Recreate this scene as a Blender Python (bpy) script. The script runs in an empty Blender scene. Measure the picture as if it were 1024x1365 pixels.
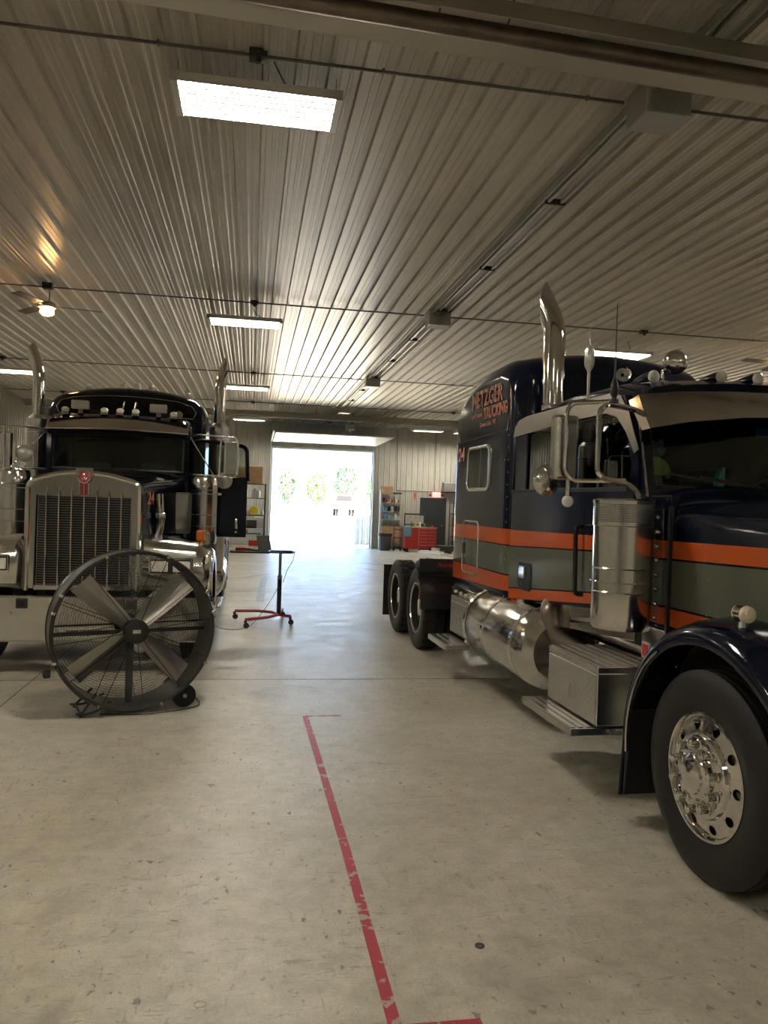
import bpy, bmesh, math, random
from mathutils import Vector, Matrix
random.seed(7)
PI = math.pi
C = bpy.context.scene.collection
scn = bpy.context.scene

# ------------------------------------------------------------------ objects
def tag(o, label=None, cat=None, group=None, kind=None):
    if label: o['label'] = label
    if cat: o['category'] = cat
    if group: o['group'] = group
    if kind: o['kind'] = kind
    return o

def thing(name, label, cat, loc=(0, 0, 0), rz=0, group=None):
    o = bpy.data.objects.new(name, None)
    o.empty_display_size = .1
    C.objects.link(o)
    o.location = loc
    o.rotation_euler = (0, 0, rz)
    return tag(o, label, cat, group)

def copy_tree(o, parent=None):
    c = o.copy()
    C.objects.link(c)
    if parent is not None: c.parent = parent
    for ch in list(o.children): copy_tree(ch, c)
    return c

def rnd(pts, rad, n=5):
    """round the inner corners of a polyline"""
    P = [Vector(p) for p in pts]
    out = [P[0]]
    for i in range(1, len(P) - 1):
        a, b, c = P[i-1], P[i], P[i+1]
        u, v = (a - b), (c - b)
        r = min(rad, u.length * .49, v.length * .49)
        p0, p1 = b + u.normalized() * r, b + v.normalized() * r
        for k in range(n + 1):
            t = k / n
            out.append(p0 * (1-t)**2 + b * 2*t*(1-t) + p1 * t*t)
    out.append(P[-1])
    return out

class MB:
    def __init__(s): s.bm = bmesh.new(); s.round = False
    def face(s, pts):
        return s.bm.faces.new([s.bm.verts.new(p) for p in pts])
    def box(s, x0, x1, y0, y1, z0, z1, bev=0, seg=2, M=None):
        vs = [s.bm.verts.new((x, y, z)) for z in (z0, z1) for y in (y0, y1) for x in (x0, x1)]
        F = []
        for q in ((0,2,3,1),(4,5,7,6),(0,1,5,4),(1,3,7,5),(3,2,6,7),(2,0,4,6)):
            F.append(s.bm.faces.new([vs[i] for i in q]))
        if M is not None:
            for v in vs: v.co = M @ v.co
        if bev > 0:
            ed = list({e for f in F for e in f.edges})
            bmesh.ops.bevel(s.bm, geom=ed, offset=bev, segments=seg, profile=.5, affect='EDGES', clamp_overlap=True)
        return s
    def rings(s, R, closed=True, caps=True, loop=False):
        s.round = True
        V = [[s.bm.verts.new(p) for p in r] for r in R]
        n = len(V[0])
        m = len(V)
        for i in range(m if loop else m - 1):
            a, b = V[i], V[(i+1) % m]
            for j in range(n if closed else n - 1):
                k = (j + 1) % n
                try: s.bm.faces.new((a[j], a[k], b[k], b[j]))
                except ValueError: pass
        if caps and not loop and closed:
            s.bm.faces.new(list(reversed(V[0])))
            s.bm.faces.new(V[-1])
        return s
    def cyl(s, p0, p1, r0, r1=None, n=20, caps=True):
        if r1 is None: r1 = r0
        p0, p1 = Vector(p0), Vector(p1)
        d = (p1 - p0).normalized()
        u = d.orthogonal().normalized(); v = d.cross(u)
        R = [[p + (u*math.cos(2*PI*k/n) + v*math.sin(2*PI*k/n))*r for k in range(n)] for p, r in ((p0, r0), (p1, r1))]
        return s.rings(R, caps=caps)
    def lathe(s, prof, o=(0,0,0), ax=(0,0,1), n=32, loop=False, caps=True, rfun=None):
        """prof: (radius, height along ax)"""
        o = Vector(o); d = Vector(ax).normalized()
        u = Vector((0,1,0)) if abs(d.x) > .9 else Vector((1,0,0))
        u = (u - d*u.dot(d)).normalized(); v = d.cross(u)
        R = []
        for i, (r, h) in enumerate(prof):
            R.append([o + d*h + (u*math.cos(2*PI*k/n) + v*math.sin(2*PI*k/n))*(max(r, 1e-4) if rfun is None else rfun(i, k, r)) for k in range(n)])
        return s.rings(R, caps=caps, loop=loop)
    def tube(s, pts, r, n=8, loop=False, caps=True, rr=None):
        P = [Vector(p) for p in pts]
        m = len(P); R = []; u = None
        for i in range(m):
            if loop: t = P[(i+1) % m] - P[i-1]
            else: t = P[min(i+1, m-1)] - P[max(i-1, 0)]
            t.normalize()
            if u is None: u = t.orthogonal().normalized()
            else:
                u = u - t*u.dot(t)
                u = u.normalized() if u.length > 1e-6 else t.orthogonal().normalized()
            v = t.cross(u)
            q = rr[i] if rr else r
            R.append([P[i] + (u*math.cos(2*PI*k/n) + v*math.sin(2*PI*k/n))*q for k in range(n)])
        return s.rings(R, loop=loop, caps=caps)
    def prism(s, pts, ax, a, b, bev=0):
        """pts: 2D outline in the plane normal to ax; extruded from a to b"""
        def mk(p, h):
            return {'x': (h, p[0], p[1]), 'y': (p[0], h, p[1]), 'z': (p[0], p[1], h)}[ax]
        A = [s.bm.verts.new(mk(p, a)) for p in pts]
        B = [s.bm.verts.new(mk(p, b)) for p in pts]
        n = len(pts); F = []
        F.append(s.bm.faces.new(A)); F.append(s.bm.faces.new(list(reversed(B))))
        for i in range(n):
            j = (i + 1) % n
            F.append(s.bm.faces.new((A[j], A[i], B[i], B[j])))
        if bev > 0:
            ed = list({e for f in F[:2] for e in f.edges})
            bmesh.ops.bevel(s.bm, geom=ed, offset=bev, segments=2, profile=.5, affect='EDGES', clamp_overlap=True)
        return s
    def sphere(s, c, r, sc=(1,1,1), n=16, m=10):
        s.round = True
        R = []
        for i in range(1, m):
            a = PI*i/m
            R.append([(c[0]+r*sc[0]*math.sin(a)*math.cos(2*PI*k/n), c[1]+r*sc[1]*math.sin(a)*math.sin(2*PI*k/n), c[2]+r*sc[2]*math.cos(a)) for k in range(n)])
        V = [[s.bm.verts.new(p) for p in r_] for r_ in R]
        t = s.bm.verts.new((c[0], c[1], c[2]+r*sc[2])); b = s.bm.verts.new((c[0], c[1], c[2]-r*sc[2]))
        for k in range(n):
            j = (k+1) % n
            s.bm.faces.new((t, V[0][k], V[0][j])); s.bm.faces.new((b, V[-1][j], V[-1][k]))
            for i in range(len(V)-1): s.bm.faces.new((V[i][k], V[i+1][k], V[i+1][j], V[i][j]))
        return s
    def sheet(s, rows, th, nrm=None):
        s.round = True
        """grid of points given a thickness along its normals"""
        nr, nc = len(rows), len(rows[0])
        P = [[Vector(p) for p in r] for r in rows]
        N = []
        for i in range(nr):
            q = []
            for j in range(nc):
                a = P[min(i+1, nr-1)][j] - P[max(i-1, 0)][j]; b = P[i][min(j+1, nc-1)] - P[i][max(j-1, 0)]
                q.append(a.cross(b).normalized())
            N.append(q)
        A = [[s.bm.verts.new(p) for p in r] for r in P]
        B = [[s.bm.verts.new(P[i][j] + N[i][j]*th) for j in range(nc)] for i in range(nr)]
        for i in range(nr-1):
            for j in range(nc-1):
                s.bm.faces.new((A[i][j], A[i][j+1], A[i+1][j+1], A[i+1][j]))
                s.bm.faces.new((B[i][j], B[i+1][j], B[i+1][j+1], B[i][j+1]))
        for i in range(nr-1):
            s.bm.faces.new((A[i][0], A[i+1][0], B[i+1][0], B[i][0]))
            s.bm.faces.new((A[i+1][-1], A[i][-1], B[i][-1], B[i+1][-1]))
        for j in range(nc-1):
            s.bm.faces.new((A[0][j+1], A[0][j], B[0][j], B[0][j+1]))
            s.bm.faces.new((A[-1][j], A[-1][j+1], B[-1][j+1], B[-1][j]))
        return s
    def xf(s, M):
        for v in s.bm.verts: v.co = M @ v.co
        return s
    def build(s, name, mat, parent=None, label=None, smooth=35, loc=None):
        bmesh.ops.recalc_face_normals(s.bm, faces=s.bm.faces[:])
        me = bpy.data.meshes.new(name)
        s.bm.to_mesh(me); s.bm.free()
        if smooth and not s.round: smooth = 0
        if smooth:
            me.polygons.foreach_set('use_smooth', [True]*len(me.polygons))
            me.set_sharp_from_angle(angle=math.radians(smooth))
        o = bpy.data.objects.new(name, me)
        C.objects.link(o)
        me.materials.append(mat)
        if parent is not None: o.parent = parent
        if label: o['label'] = label
        if loc: o.location = loc
        return o

def R_(ax, deg): return Matrix.Rotation(math.radians(deg), 4, ax)
def T_(x, y, z): return Matrix.Translation((x, y, z))

def text(name, body, mat, parent, org, right, up, w, h, th=.003, label=None, bold=0.0, arc=0.0, skew=0):
    """lettering fitted to a w x h rectangle whose lower left corner is org"""
    cu = bpy.data.curves.new(name, 'FONT'); cu.body = body; cu.size = 1; cu.offset = bold
    to = bpy.data.objects.new('t', cu); C.objects.link(to)
    dg = bpy.context.evaluated_depsgraph_get(); dg.update()
    me = bpy.data.meshes.new_from_object(to.evaluated_get(dg))
    bpy.data.objects.remove(to); bpy.data.curves.remove(cu)
    bm = bmesh.new(); bm.from_mesh(me); bpy.data.meshes.remove(me)
    xs = [v.co.x for v in bm.verts]; ys = [v.co.y for v in bm.verts]
    x0, x1, y0, y1 = min(xs), max(xs), min(ys), max(ys)
    o_, r_, u_ = Vector(org), Vector(right).normalized(), Vector(up).normalized()
    n_ = r_.cross(u_)
    ex = bmesh.ops.extrude_face_region(bm, geom=bm.faces[:])
    top = {g for g in ex['geom'] if isinstance(g, bmesh.types.BMVert)}
    for v in bm.verts:
        a = (v.co.x-x0)/(x1-x0); b = (v.co.y-y0)/(y1-y0)
        z = th if v in top else 0
        v.co = o_ + r_*(a*w + skew*b*h) + u_*(b*h + arc*(1-(2*a-1)**2)) + n_*z
    m2 = MB(); m2.bm.free(); m2.bm = bm
    return m2.build(name, mat, parent, label, smooth=0)

# ------------------------------------------------------------------ materials
MT = {}
def mat(name, col, rough=.5, metal=0, emit=None, es=0, coat=0, bump=None, spec=.5, alpha=1, noise=None, trans=0, ior=1.45):
    m = bpy.data.materials.new(name); m.use_nodes = True
    nt = m.node_tree; b = nt.nodes['Principled BSDF']
    b.inputs['Base Color'].default_value = (*col, 1)
    b.inputs['Roughness'].default_value = rough
    b.inputs['Metallic'].default_value = metal
    b.inputs['Specular IOR Level'].default_value = spec
    b.inputs['Coat Weight'].default_value = coat
    b.inputs['Coat Roughness'].default_value = .03
    if emit:
        b.inputs['Emission Color'].default_value = (*emit, 1); b.inputs['Emission Strength'].default_value = es
    L = nt.links
    if noise:   # (scale, amount, roughness amount)
        tc = nt.nodes.new('ShaderNodeTexCoord'); n = nt.nodes.new('ShaderNodeTexNoise')
        n.inputs['Scale'].default_value = noise[0]; n.inputs['Detail'].default_value = 5
        L.new(tc.outputs['Object'], n.inputs['Vector'])
        mr = nt.nodes.new('ShaderNodeMapRange'); mr.inputs['From Min'].default_value = .3; mr.inputs['From Max'].default_value = .7
        mr.inputs['To Min'].default_value = 1-noise[1]; mr.inputs['To Max'].default_value = 1+noise[1]
        L.new(n.outputs['Fac'], mr.inputs['Value'])
        mx = nt.nodes.new('ShaderNodeVectorMath'); mx.operation = 'SCALE'; mx.inputs[0].default_value = col
        L.new(mr.outputs[0], mx.inputs['Scale']); L.new(mx.outputs[0], b.inputs['Base Color'])
        if len(noise) > 2:
            m2 = nt.nodes.new('ShaderNodeMapRange'); m2.inputs['From Min'].default_value = .3; m2.inputs['From Max'].default_value = .7
            m2.inputs['To Min'].default_value = max(rough-noise[2], .02); m2.inputs['To Max'].default_value = rough+noise[2]
            L.new(n.outputs['Fac'], m2.inputs['Value']); L.new(m2.outputs[0], b.inputs['Roughness'])
    if bump:    # (kind, scale, strength, distance)
        tc = nt.nodes.new('ShaderNodeTexCoord')
        if bump[0] == 'noise':
            n = nt.nodes.new('ShaderNodeTexNoise'); n.inputs['Scale'].default_value = bump[1]; out = n.outputs['Fac']
        elif bump[0] == 'voronoi':
            n = nt.nodes.new('ShaderNodeTexVoronoi'); n.inputs['Scale'].default_value = bump[1]; out = n.outputs['Distance']
        elif bump[0] == 'checker':
            n = nt.nodes.new('ShaderNodeTexBrick'); n.inputs['Scale'].default_value = bump[1]; out = n.outputs['Fac']
            n.inputs['Mortar Smooth'].default_value = .6; n.inputs['Mortar Size'].default_value = .03
        L.new(tc.outputs['Object'], n.inputs['Vector'])
        bp = nt.nodes.new('ShaderNodeBump'); bp.inputs['Strength'].default_value = bump[2]; bp.inputs['Distance'].default_value = bump[3]
        L.new(out, bp.inputs['Height']); L.new(bp.outputs[0], b.inputs['Normal'])
    MT[name] = m
    return m

mat('navy_paint', (.0035, .005, .013), .1, spec=.42)
mat('black_paint', (.008, .008, .009), .25)
mat('orange_paint', (.42, .075, .018), .15, coat=.3)
mat('chrome', (.78, .76, .72), .07, 1)
mat('worn_chrome', (.66, .64, .60), .16, 1, noise=(9, .06, .05))
mat('satin_steel', (.52, .50, .46), .3, 1)
mat('brushed_aluminium', (.74, .72, .68), .27, 1)
mat('dull_chrome_grille', (.42, .40, .36), .3, 1)
mat('rubber', (.013, .0115, .010), .52, bump=('noise', 60, .3, .002), spec=.3)
mat('black_rubber_flap', (.008, .008, .009), .5)
mat('black_metal', (.012, .012, .013), .4)
mat('dark_iron', (.03, .028, .026), .55, noise=(8, .3))
mat('void_black', (.004, .004, .004), .8)
mat('amber_lens', (.5, .11, .01), .25)
mat('clear_lens', (.68, .6, .42), .15, coat=.4, bump=('voronoi', 90, .5, .003))
mat('lamp_lens', (.72, .68, .58), .1, coat=.5, bump=('voronoi', 40, .6, .004))
mat('red_plastic', (.5, .03, .02), .4)
mat('sign_orange', (.40, .12, .05), .35)
mat('sign_glow', (.55, .42, .3), .35)
mat('galv', (.42, .41, .38), .38, .5, noise=(3, .12))
mat('conduit_steel', (.13, .12, .10), .45, .3)
mat('louvre_steel', (.17, .16, .145), .35, 1)
mat('lettering_fill', (.20, .075, .04), .35)
mat('fixture_white', (.7, .69, .64), .3)
mat('white_plastic', (.75, .75, .72), .4)
mat('red_tool', (.42, .02, .02), .3, noise=(5, .1))
mat('cardboard', (.30, .19, .10), .8, noise=(6, .15))
mat('grey_plastic', (.06, .06, .065), .5)
mat('blue_cloth', (.12, .28, .42), .9)
mat('blue_case', (.02, .09, .30), .4)
mat('yellow_plastic', (.75, .55, .02), .4)
mat('plush_green', (.12, .22, .12), .95, bump=('noise', 120, .6, .004))
mat('plush_shirt', (.42, .47, .16), .9, bump=('noise', 120, .4, .004))
mat('teal_plastic', (.03, .42, .45), .4)
mat('red_paint', (.35, .03, .04), .35)
mat('fan_grey', (.045, .042, .037), .33, .4, noise=(10, .15))
mat('fan_black', (.016, .015, .014), .38)
mat('wire_black', (.02, .019, .017), .45, .3)
mat('wood_board', (.38, .27, .16), .7, noise=(5, .2))
mat('pipe_brown', (.16, .13, .10), .35, .8, noise=(6, .2))
mat('heater_steel', (.50, .47, .41), .36, .45)
mat('fixture_reflector_darkened', (.014, .0135, .012), .5, spec=.1)  # reflectors coloured near-black so the gaps between glowing tubes read darker
mat('brick_books', (.2, .08, .05), .7)
mat('trim_white', (.62, .62, .6), .45)
mat('dark_door', (.018, .024, .026), .4)
mat('concrete_out', (.58, .49, .36), .8, noise=(.6, .1))
mat('leaf', (.10, .20, .04), .8, noise=(2, .5))
mat('leaf_dark', (.05, .09, .03), .8, noise=(2, .5))
mat('bark', (.12, .09, .06), .9)
mat('pale_red_paint', (.5, .16, .12), .4)
mat('seat_grey', (.07, .065, .06), .8)
mat('plate_white', (.42, .40, .35), .5)
mat('emblem_red', (.30, .012, .03), .25, coat=.5)
mat('wool_brown', (.20, .15, .1), .8, bump=('noise', 90, .7, .01))
mat('tyre_paint_white', (.5, .5, .48), .5)

def glass(name, tint, fac=.85, rough=.0, refl=.5):
    m = bpy.data.materials.new(name); m.use_nodes = True
    nt = m.node_tree; nt.nodes.remove(nt.nodes['Principled BSDF'])
    out = nt.nodes['Material Output']
    t = nt.nodes.new('ShaderNodeBsdfTransparent'); t.inputs[0].default_value = (*tint, 1)
    g = nt.nodes.new('ShaderNodeBsdfGlossy'); g.inputs['Roughness'].default_value = rough; g.inputs[0].default_value = (.95, .97, .95, 1)
    f = nt.nodes.new('ShaderNodeFresnel'); f.inputs[0].default_value = 1.5
    mu = nt.nodes.new('ShaderNodeMath'); mu.operation = 'MULTIPLY'; mu.inputs[1].default_value = refl*2
    mx = nt.nodes.new('ShaderNodeMixShader')
    nt.links.new(f.outputs[0], mu.inputs[0]); nt.links.new(mu.outputs[0], mx.inputs[0])
    nt.links.new(t.outputs[0], mx.inputs[1]); nt.links.new(g.outputs[0], mx.inputs[2]); nt.links.new(mx.outputs[0], out.inputs[0])
    MT[name] = m
    return m
glass('windshield_glass', (.68, .75, .70))
glass('tinted_glass', (.12, .15, .15), refl=.75)
glass('clear_plastic', (.75, .78, .74))

def emis(name, col, s):
    return mat(name, (.8, .8, .8), .4, emit=col, es=s)
emis('lamp_tube', (1, .93, .80), 115)
emis('warm_bulb', (1, .55, .22), 60)
emis('exit_red', (1, .10, .08), 1.6)

def striped(name, g1, g2, base=(.0035, .005, .013), panel=(.088, .092, .066), panel_rough=.13):
    """navy paint with an orange band, grey green panel and second orange band; each boundary is z = a + b*y"""
    m = mat(name, base, .1, spec=.42)
    nt = m.node_tree; L = nt.links; b = nt.nodes['Principled BSDF']; b.inputs['Roughness'].default_value = panel_rough
    tc = nt.nodes.new('ShaderNodeTexCoord'); sx = nt.nodes.new('ShaderNodeSeparateXYZ'); L.new(tc.outputs['Object'], sx.inputs[0])
    def below(a, k):     # 1 where z < a + k*y
        mu = nt.nodes.new('ShaderNodeMath'); mu.operation = 'MULTIPLY_ADD'; mu.inputs[1].default_value = k; mu.inputs[2].default_value = a
        L.new(sx.outputs['Y'], mu.inputs[0])
        lt = nt.nodes.new('ShaderNodeMath'); lt.operation = 'LESS_THAN'; L.new(sx.outputs['Z'], lt.inputs[0]); L.new(mu.outputs[0], lt.inputs[1])
        return lt.outputs[0]
    O = (.42, .075, .018, 1); K = (.004, .004, .005, 1)
    (t1, t1k), (b1, b1k), (t2, t2k), (b2, b2k) = g1[0], g1[1], g2[0], g2[1]
    cur = None
    for (a, k, colr) in ((t1, t1k, O), (b1, b1k, K), (b1-.012, b1k, (*panel, 1)), (t2+.012, t2k, K), (t2, t2k, O), (b2, b2k, (*base, 1))):
        mx = nt.nodes.new('ShaderNodeMix'); mx.data_type = 'RGBA'
        L.new(below(a, k), mx.inputs['Factor'])
        if cur is None: mx.inputs['A'].default_value = (*base, 1)
        else: L.new(cur, mx.inputs['A'])
        mx.inputs['B'].default_value = colr
        cur = mx.outputs['Result']
    L.new(cur, b.inputs['Base Color'])
    return m
striped('sleeper_paint', ((1.62, 0), (1.485, -.003)), ((1.186, 0), (1.12, -.022)))
striped('door_paint', ((1.669, -.0158), (1.605, -.0392)), ((1.385, -.091), (1.325, -.1)))
striped('hood_paint', ((1.663, -.012), (1.566, -.022)), ((1.250, 0), (1.147, 0)))

def perforated(name, base, hole, pitch, rad):
    """round holes laid out around a cylinder whose axis is the object's own z axis"""
    m = mat(name, base, .25, 1)
    nt = m.node_tree; L = nt.links; b = nt.nodes['Principled BSDF']
    tc = nt.nodes.new('ShaderNodeTexCoord'); sx = nt.nodes.new('ShaderNodeSeparateXYZ'); L.new(tc.outputs['Object'], sx.inputs[0])
    at = nt.nodes.new('ShaderNodeMath'); at.operation = 'ARCTAN2'; L.new(sx.outputs['Y'], at.inputs[0]); L.new(sx.outputs['X'], at.inputs[1])
    mu = nt.nodes.new('ShaderNodeMath'); mu.operation = 'MULTIPLY'; mu.inputs[1].default_value = rad; L.new(at.outputs[0], mu.inputs[0])
    cb = nt.nodes.new('ShaderNodeCombineXYZ'); L.new(mu.outputs[0], cb.inputs[0]); L.new(sx.outputs['Z'], cb.inputs[1])
    v = nt.nodes.new('ShaderNodeTexVoronoi'); v.voronoi_dimensions = '2D'; v.inputs['Scale'].default_value = 1/pitch; v.inputs['Randomness'].default_value = 0
    L.new(cb.outputs[0], v.inputs['Vector'])
    lt = nt.nodes.new('ShaderNodeMath'); lt.operation = 'LESS_THAN'; lt.inputs[1].default_value = .33
    L.new(v.outputs['Distance'], lt.inputs[0])
    mx = nt.nodes.new('ShaderNodeMix'); mx.data_type = 'RGBA'; mx.inputs['A'].default_value = (*base, 1); mx.inputs['B'].default_value = (*hole, 1)
    L.new(lt.outputs[0], mx.inputs['Factor']); L.new(mx.outputs['Result'], b.inputs['Base Color'])
    iv = nt.nodes.new('ShaderNodeMath'); iv.operation = 'SUBTRACT'; iv.inputs[0].default_value = 1; L.new(lt.outputs[0], iv.inputs[1]); L.new(iv.outputs[0], b.inputs['Metallic'])
    return m
perforated('perforated_steel', (.6, .58, .54), (.03, .03, .03), .010, .183)
perforated('perforated_shield', (.62, .6, .56), (.02, .02, .02), .026, .133)

def diamond_plate():
    m = mat('diamond_plate', (.70, .68, .64), .3, 1)
    nt = m.node_tree; L = nt.links; b = nt.nodes['Principled BSDF']
    tc = nt.nodes.new('ShaderNodeTexCoord'); mp = nt.nodes.new('ShaderNodeMapping'); mp.inputs['Rotation'].default_value = (math.radians(45), math.radians(0), 0)
    v = nt.nodes.new('ShaderNodeTexVoronoi'); v.inputs['Scale'].default_value = 22; v.inputs['Randomness'].default_value = 0
    L.new(tc.outputs['Object'], mp.inputs[0]); L.new(mp.outputs[0], v.inputs['Vector'])
    bp = nt.nodes.new('ShaderNodeBump'); bp.inputs['Strength'].default_value = .9; bp.inputs['Distance'].default_value = .012; bp.invert = True
    L.new(v.outputs['Distance'], bp.inputs['Height']); L.new(bp.outputs[0], b.inputs['Normal'])
diamond_plate()

def concrete():
    m = mat('shop_concrete', (.40, .35, .26), .42)
    nt = m.node_tree; L = nt.links; b = nt.nodes['Principled BSDF']
    tc = nt.nodes.new('ShaderNodeTexCoord')
    def noise(sc, det=6, rough=.6, scl=(1, 1, 1), dist=0):
        mp = nt.nodes.new('ShaderNodeMapping'); mp.inputs['Scale'].default_value = scl
        n = nt.nodes.new('ShaderNodeTexNoise'); n.inputs['Scale'].default_value = sc; n.inputs['Detail'].default_value = det
        n.inputs['Roughness'].default_value = rough; n.inputs['Distortion'].default_value = dist
        L.new(tc.outputs['Object'], mp.inputs[0]); L.new(mp.outputs[0], n.inputs['Vector'])
        return n.outputs['Fac']
    def ramp(src, stops):
        r = nt.nodes.new('ShaderNodeValToRGB')
        e = r.color_ramp.elements
        e[0].position, e[0].color = stops[0]; e[1].position, e[1].color = stops[-1]
        for p, c in stops[1:-1]:
            q = e.new(p); q.color = c
        L.new(src, r.inputs[0]); return r.outputs[0]
    def mix(kind, a, c, f=1.0):
        x = nt.nodes.new('ShaderNodeMix'); x.data_type = 'RGBA'; x.blend_type = kind
        if isinstance(f, float): x.inputs['Factor'].default_value = f
        else: L.new(f, x.inputs['Factor'])
        L.new(a, x.inputs['A'])
        if isinstance(c, tuple): x.inputs['B'].default_value = c
        else: L.new(c, x.inputs['B'])
        return x.outputs['Result']
    g = lambda v: (v, v, v, 1)
    base = ramp(noise(.55, 8, .62, dist=.4), [(.3, (.36, .325, .25, 1)), (.5, (.455, .415, .325, 1)), (.7, (.55, .52, .43, 1))])
    mott = ramp(noise(7, 8, .7), [(.3, g(.70)), (.7, g(1.12))])
    fine = ramp(noise(70, 4, .8), [(.25, g(.8)), (.75, g(1.1))])
    c = mix('MULTIPLY', mix('MULTIPLY', base, mott), fine)
    specks = ramp(noise(24, 3, .5, (1, .6, 1)), [(.645, g(0)), (.68, g(1))])
    c = mix('MIX', c, (.11, .095, .075, 1), mix('MULTIPLY', specks, ramp(noise(1.7), [(.42, g(0)), (.58, g(.9))])))
    scr = ramp(noise(5, 6, .7, (1.2, 6, 1), 1.5), [(.59, g(0)), (.63, g(.6))])
    c = mix('MIX', c, (.20, .18, .15, 1), scr)
    scr2 = ramp(noise(5, 6, .7, (7, 1, 1), 1.5), [(.60, g(0)), (.64, g(.55))])
    c = mix('MIX', c, (.22, .20, .17, 1), scr2)
    oil = ramp(noise(1.1, 5, .6, dist=.8), [(.60, g(0)), (.70, g(.5))])
    c = mix('MIX', c, (.17, .15, .12, 1), oil)
    L.new(c, b.inputs['Base Color'])
    r = nt.nodes.new('ShaderNodeMapRange'); r.inputs['From Min'].default_value = .3; r.inputs['From Max'].default_value = .7
    r.inputs['To Min'].default_value = .26; r.inputs['To Max'].default_value = .50
    L.new(noise(3.5, 8, .7), r.inputs['Value']); L.new(r.outputs[0], b.inputs['Roughness'])
    bp = nt.nodes.new('ShaderNodeBump'); bp.inputs['Strength'].default_value = .25; bp.inputs['Distance'].default_value = .004
    L.new(noise(6, 10, .75), bp.inputs['Height']); L.new(bp.outputs[0], b.inputs['Normal'])
    b.inputs['Specular IOR Level'].default_value = .6
concrete()

def tape():
    m = mat('worn_red_tape', (.30, .012, .022), .45)
    nt = m.node_tree; L = nt.links; b = nt.nodes['Principled BSDF']
    tc = nt.nodes.new('ShaderNodeTexCoord'); n = nt.nodes.new('ShaderNodeTexNoise'); n.inputs['Scale'].default_value = 16; n.inputs['Detail'].default_value = 8
    n2 = nt.nodes.new('ShaderNodeTexNoise'); n2.inputs['Scale'].default_value = 1.6
    L.new(tc.outputs['Object'], n.inputs['Vector']); L.new(tc.outputs['Object'], n2.inputs['Vector'])
    ad = nt.nodes.new('ShaderNodeMath'); ad.operation = 'MULTIPLY_ADD'; ad.inputs[1].default_value = .55
    L.new(n2.outputs['Fac'], ad.inputs[0]); L.new(n.outputs['Fac'], ad.inputs[2])
    r = nt.nodes.new('ShaderNodeValToRGB'); e = r.color_ramp.elements
    e[0].position = .86; e[0].color = (.31, .013, .024, 1); e[1].position = .90; e[1].color = (.34, .27, .22, 1)
    L.new(ad.outputs[0], r.inputs[0]); L.new(r.outputs[0], b.inputs['Base Color'])
tape()

def panel_steel(name, col, rough, metal, var):
    m = mat(name, col, rough, metal)
    nt = m.node_tree; L = nt.links; b = nt.nodes['Principled BSDF']
    tc = nt.nodes.new('ShaderNodeTexCoord'); n = nt.nodes.new('ShaderNodeTexNoise'); n.inputs['Scale'].default_value = .7; n.inputs['Detail'].default_value = 6
    L.new(tc.outputs['Object'], n.inputs['Vector'])
    mr = nt.nodes.new('ShaderNodeMapRange'); mr.inputs['From Min'].default_value = .3; mr.inputs['From Max'].default_value = .7
    mr.inputs['To Min'].default_value = 1-var; mr.inputs['To Max'].default_value = 1+var
    L.new(n.outputs['Fac'], mr.inputs['Value'])
    vm = nt.nodes.new('ShaderNodeVectorMath'); vm.operation = 'SCALE'; vm.inputs[0].default_value = col
    L.new(mr.outputs[0], vm.inputs['Scale']); L.new(vm.outputs[0], b.inputs['Base Color'])
panel_steel('ceiling_steel', (.50, .46, .385), .32, .15, .10)
panel_steel('wall_steel', (.42, .41, .355), .42, .05, .07)

# ------------------------------------------------------------------ camera
def cam():
    f = 1040.0; roll = .034
    psi = math.atan((512-335)/f); th = -(682.5-671.0)/f
    F = Vector((math.sin(psi)*math.cos(th), math.cos(psi)*math.cos(th), math.sin(th)))
    R = Vector((math.cos(psi), -math.sin(psi), 0)); U = R.cross(F)
    r = R*math.cos(roll) + U*math.sin(roll); u = U*math.cos(roll) - R*math.sin(roll)
    cd = bpy.data.cameras.new('camera'); co = bpy.data.objects.new('camera', cd); C.objects.link(co)
    cd.sensor_fit = 'VERTICAL'; cd.sensor_height = 36; cd.lens = 36*f/1365
    cd.clip_end = 400; cd.clip_start = .05
    M = Matrix.Identity(4)
    for i in range(3): M[i][0], M[i][1], M[i][2] = r[i], u[i], -F[i]
    M.translation = (0, 0, 1.82)
    co.matrix_world = M
    scn.camera = co
cam()
# ------------------------------------------------------------------ the building
XL, XR, YB, YF, HC = -7.35, 16.0, -8.0, 30.8, 4.85
PITCH = .2286
def profile(a0, a1, depth=.040):
    """rib profile along a: list of (a, d), d = how far the sheet stands out into the room"""
    out = []; a = a0
    pat = ((0, 0), (.010, 0), (.020, 1), (.050, 1), (.060, 0), (.108, 0), (.114, .1), (.132, .1), (.140, 0), (.168, 0), (.174, .1), (.192, .1), (.200, 0))
    while a < a1:
        for p, d in pat:
            if a + p < a1: out.append((a+p, d*depth))
        a += PITCH
    out.append((a1, 0))
    return out
def ribbed_ceiling():
    m = MB(); pr = profile(XL, XR)
    ys = [YB, 5.0, 18, YF]
    m.rings([[(x, y, HC - d) for x, d in pr] for y in ys], closed=False)
    o = m.build('ceiling', MT['ceiling_steel'], smooth=0); tag(o, kind='structure'); return o
ribbed_ceiling()
m = MB(); m.box(XL-.3, XR+.3, YB-.3, YF+.3, HC+.02, HC+.25); tag(m.build('ceiling_deck', MT['galv']), kind='structure')
def wall_along_x(name, x0, x1, z0, z1, y, s):
    m = MB(); pr = profile(x0, x1)
    m.rings([[(x, y - s*d, z) for x, d in pr] for z in (z0, z1)], closed=False)
    m.box(x0, x1, *(sorted((y+.004*s, y+.22*s))), z0, z1)
    return tag(m.build(name, MT['wall_steel'], smooth=0), kind='structure')
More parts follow.
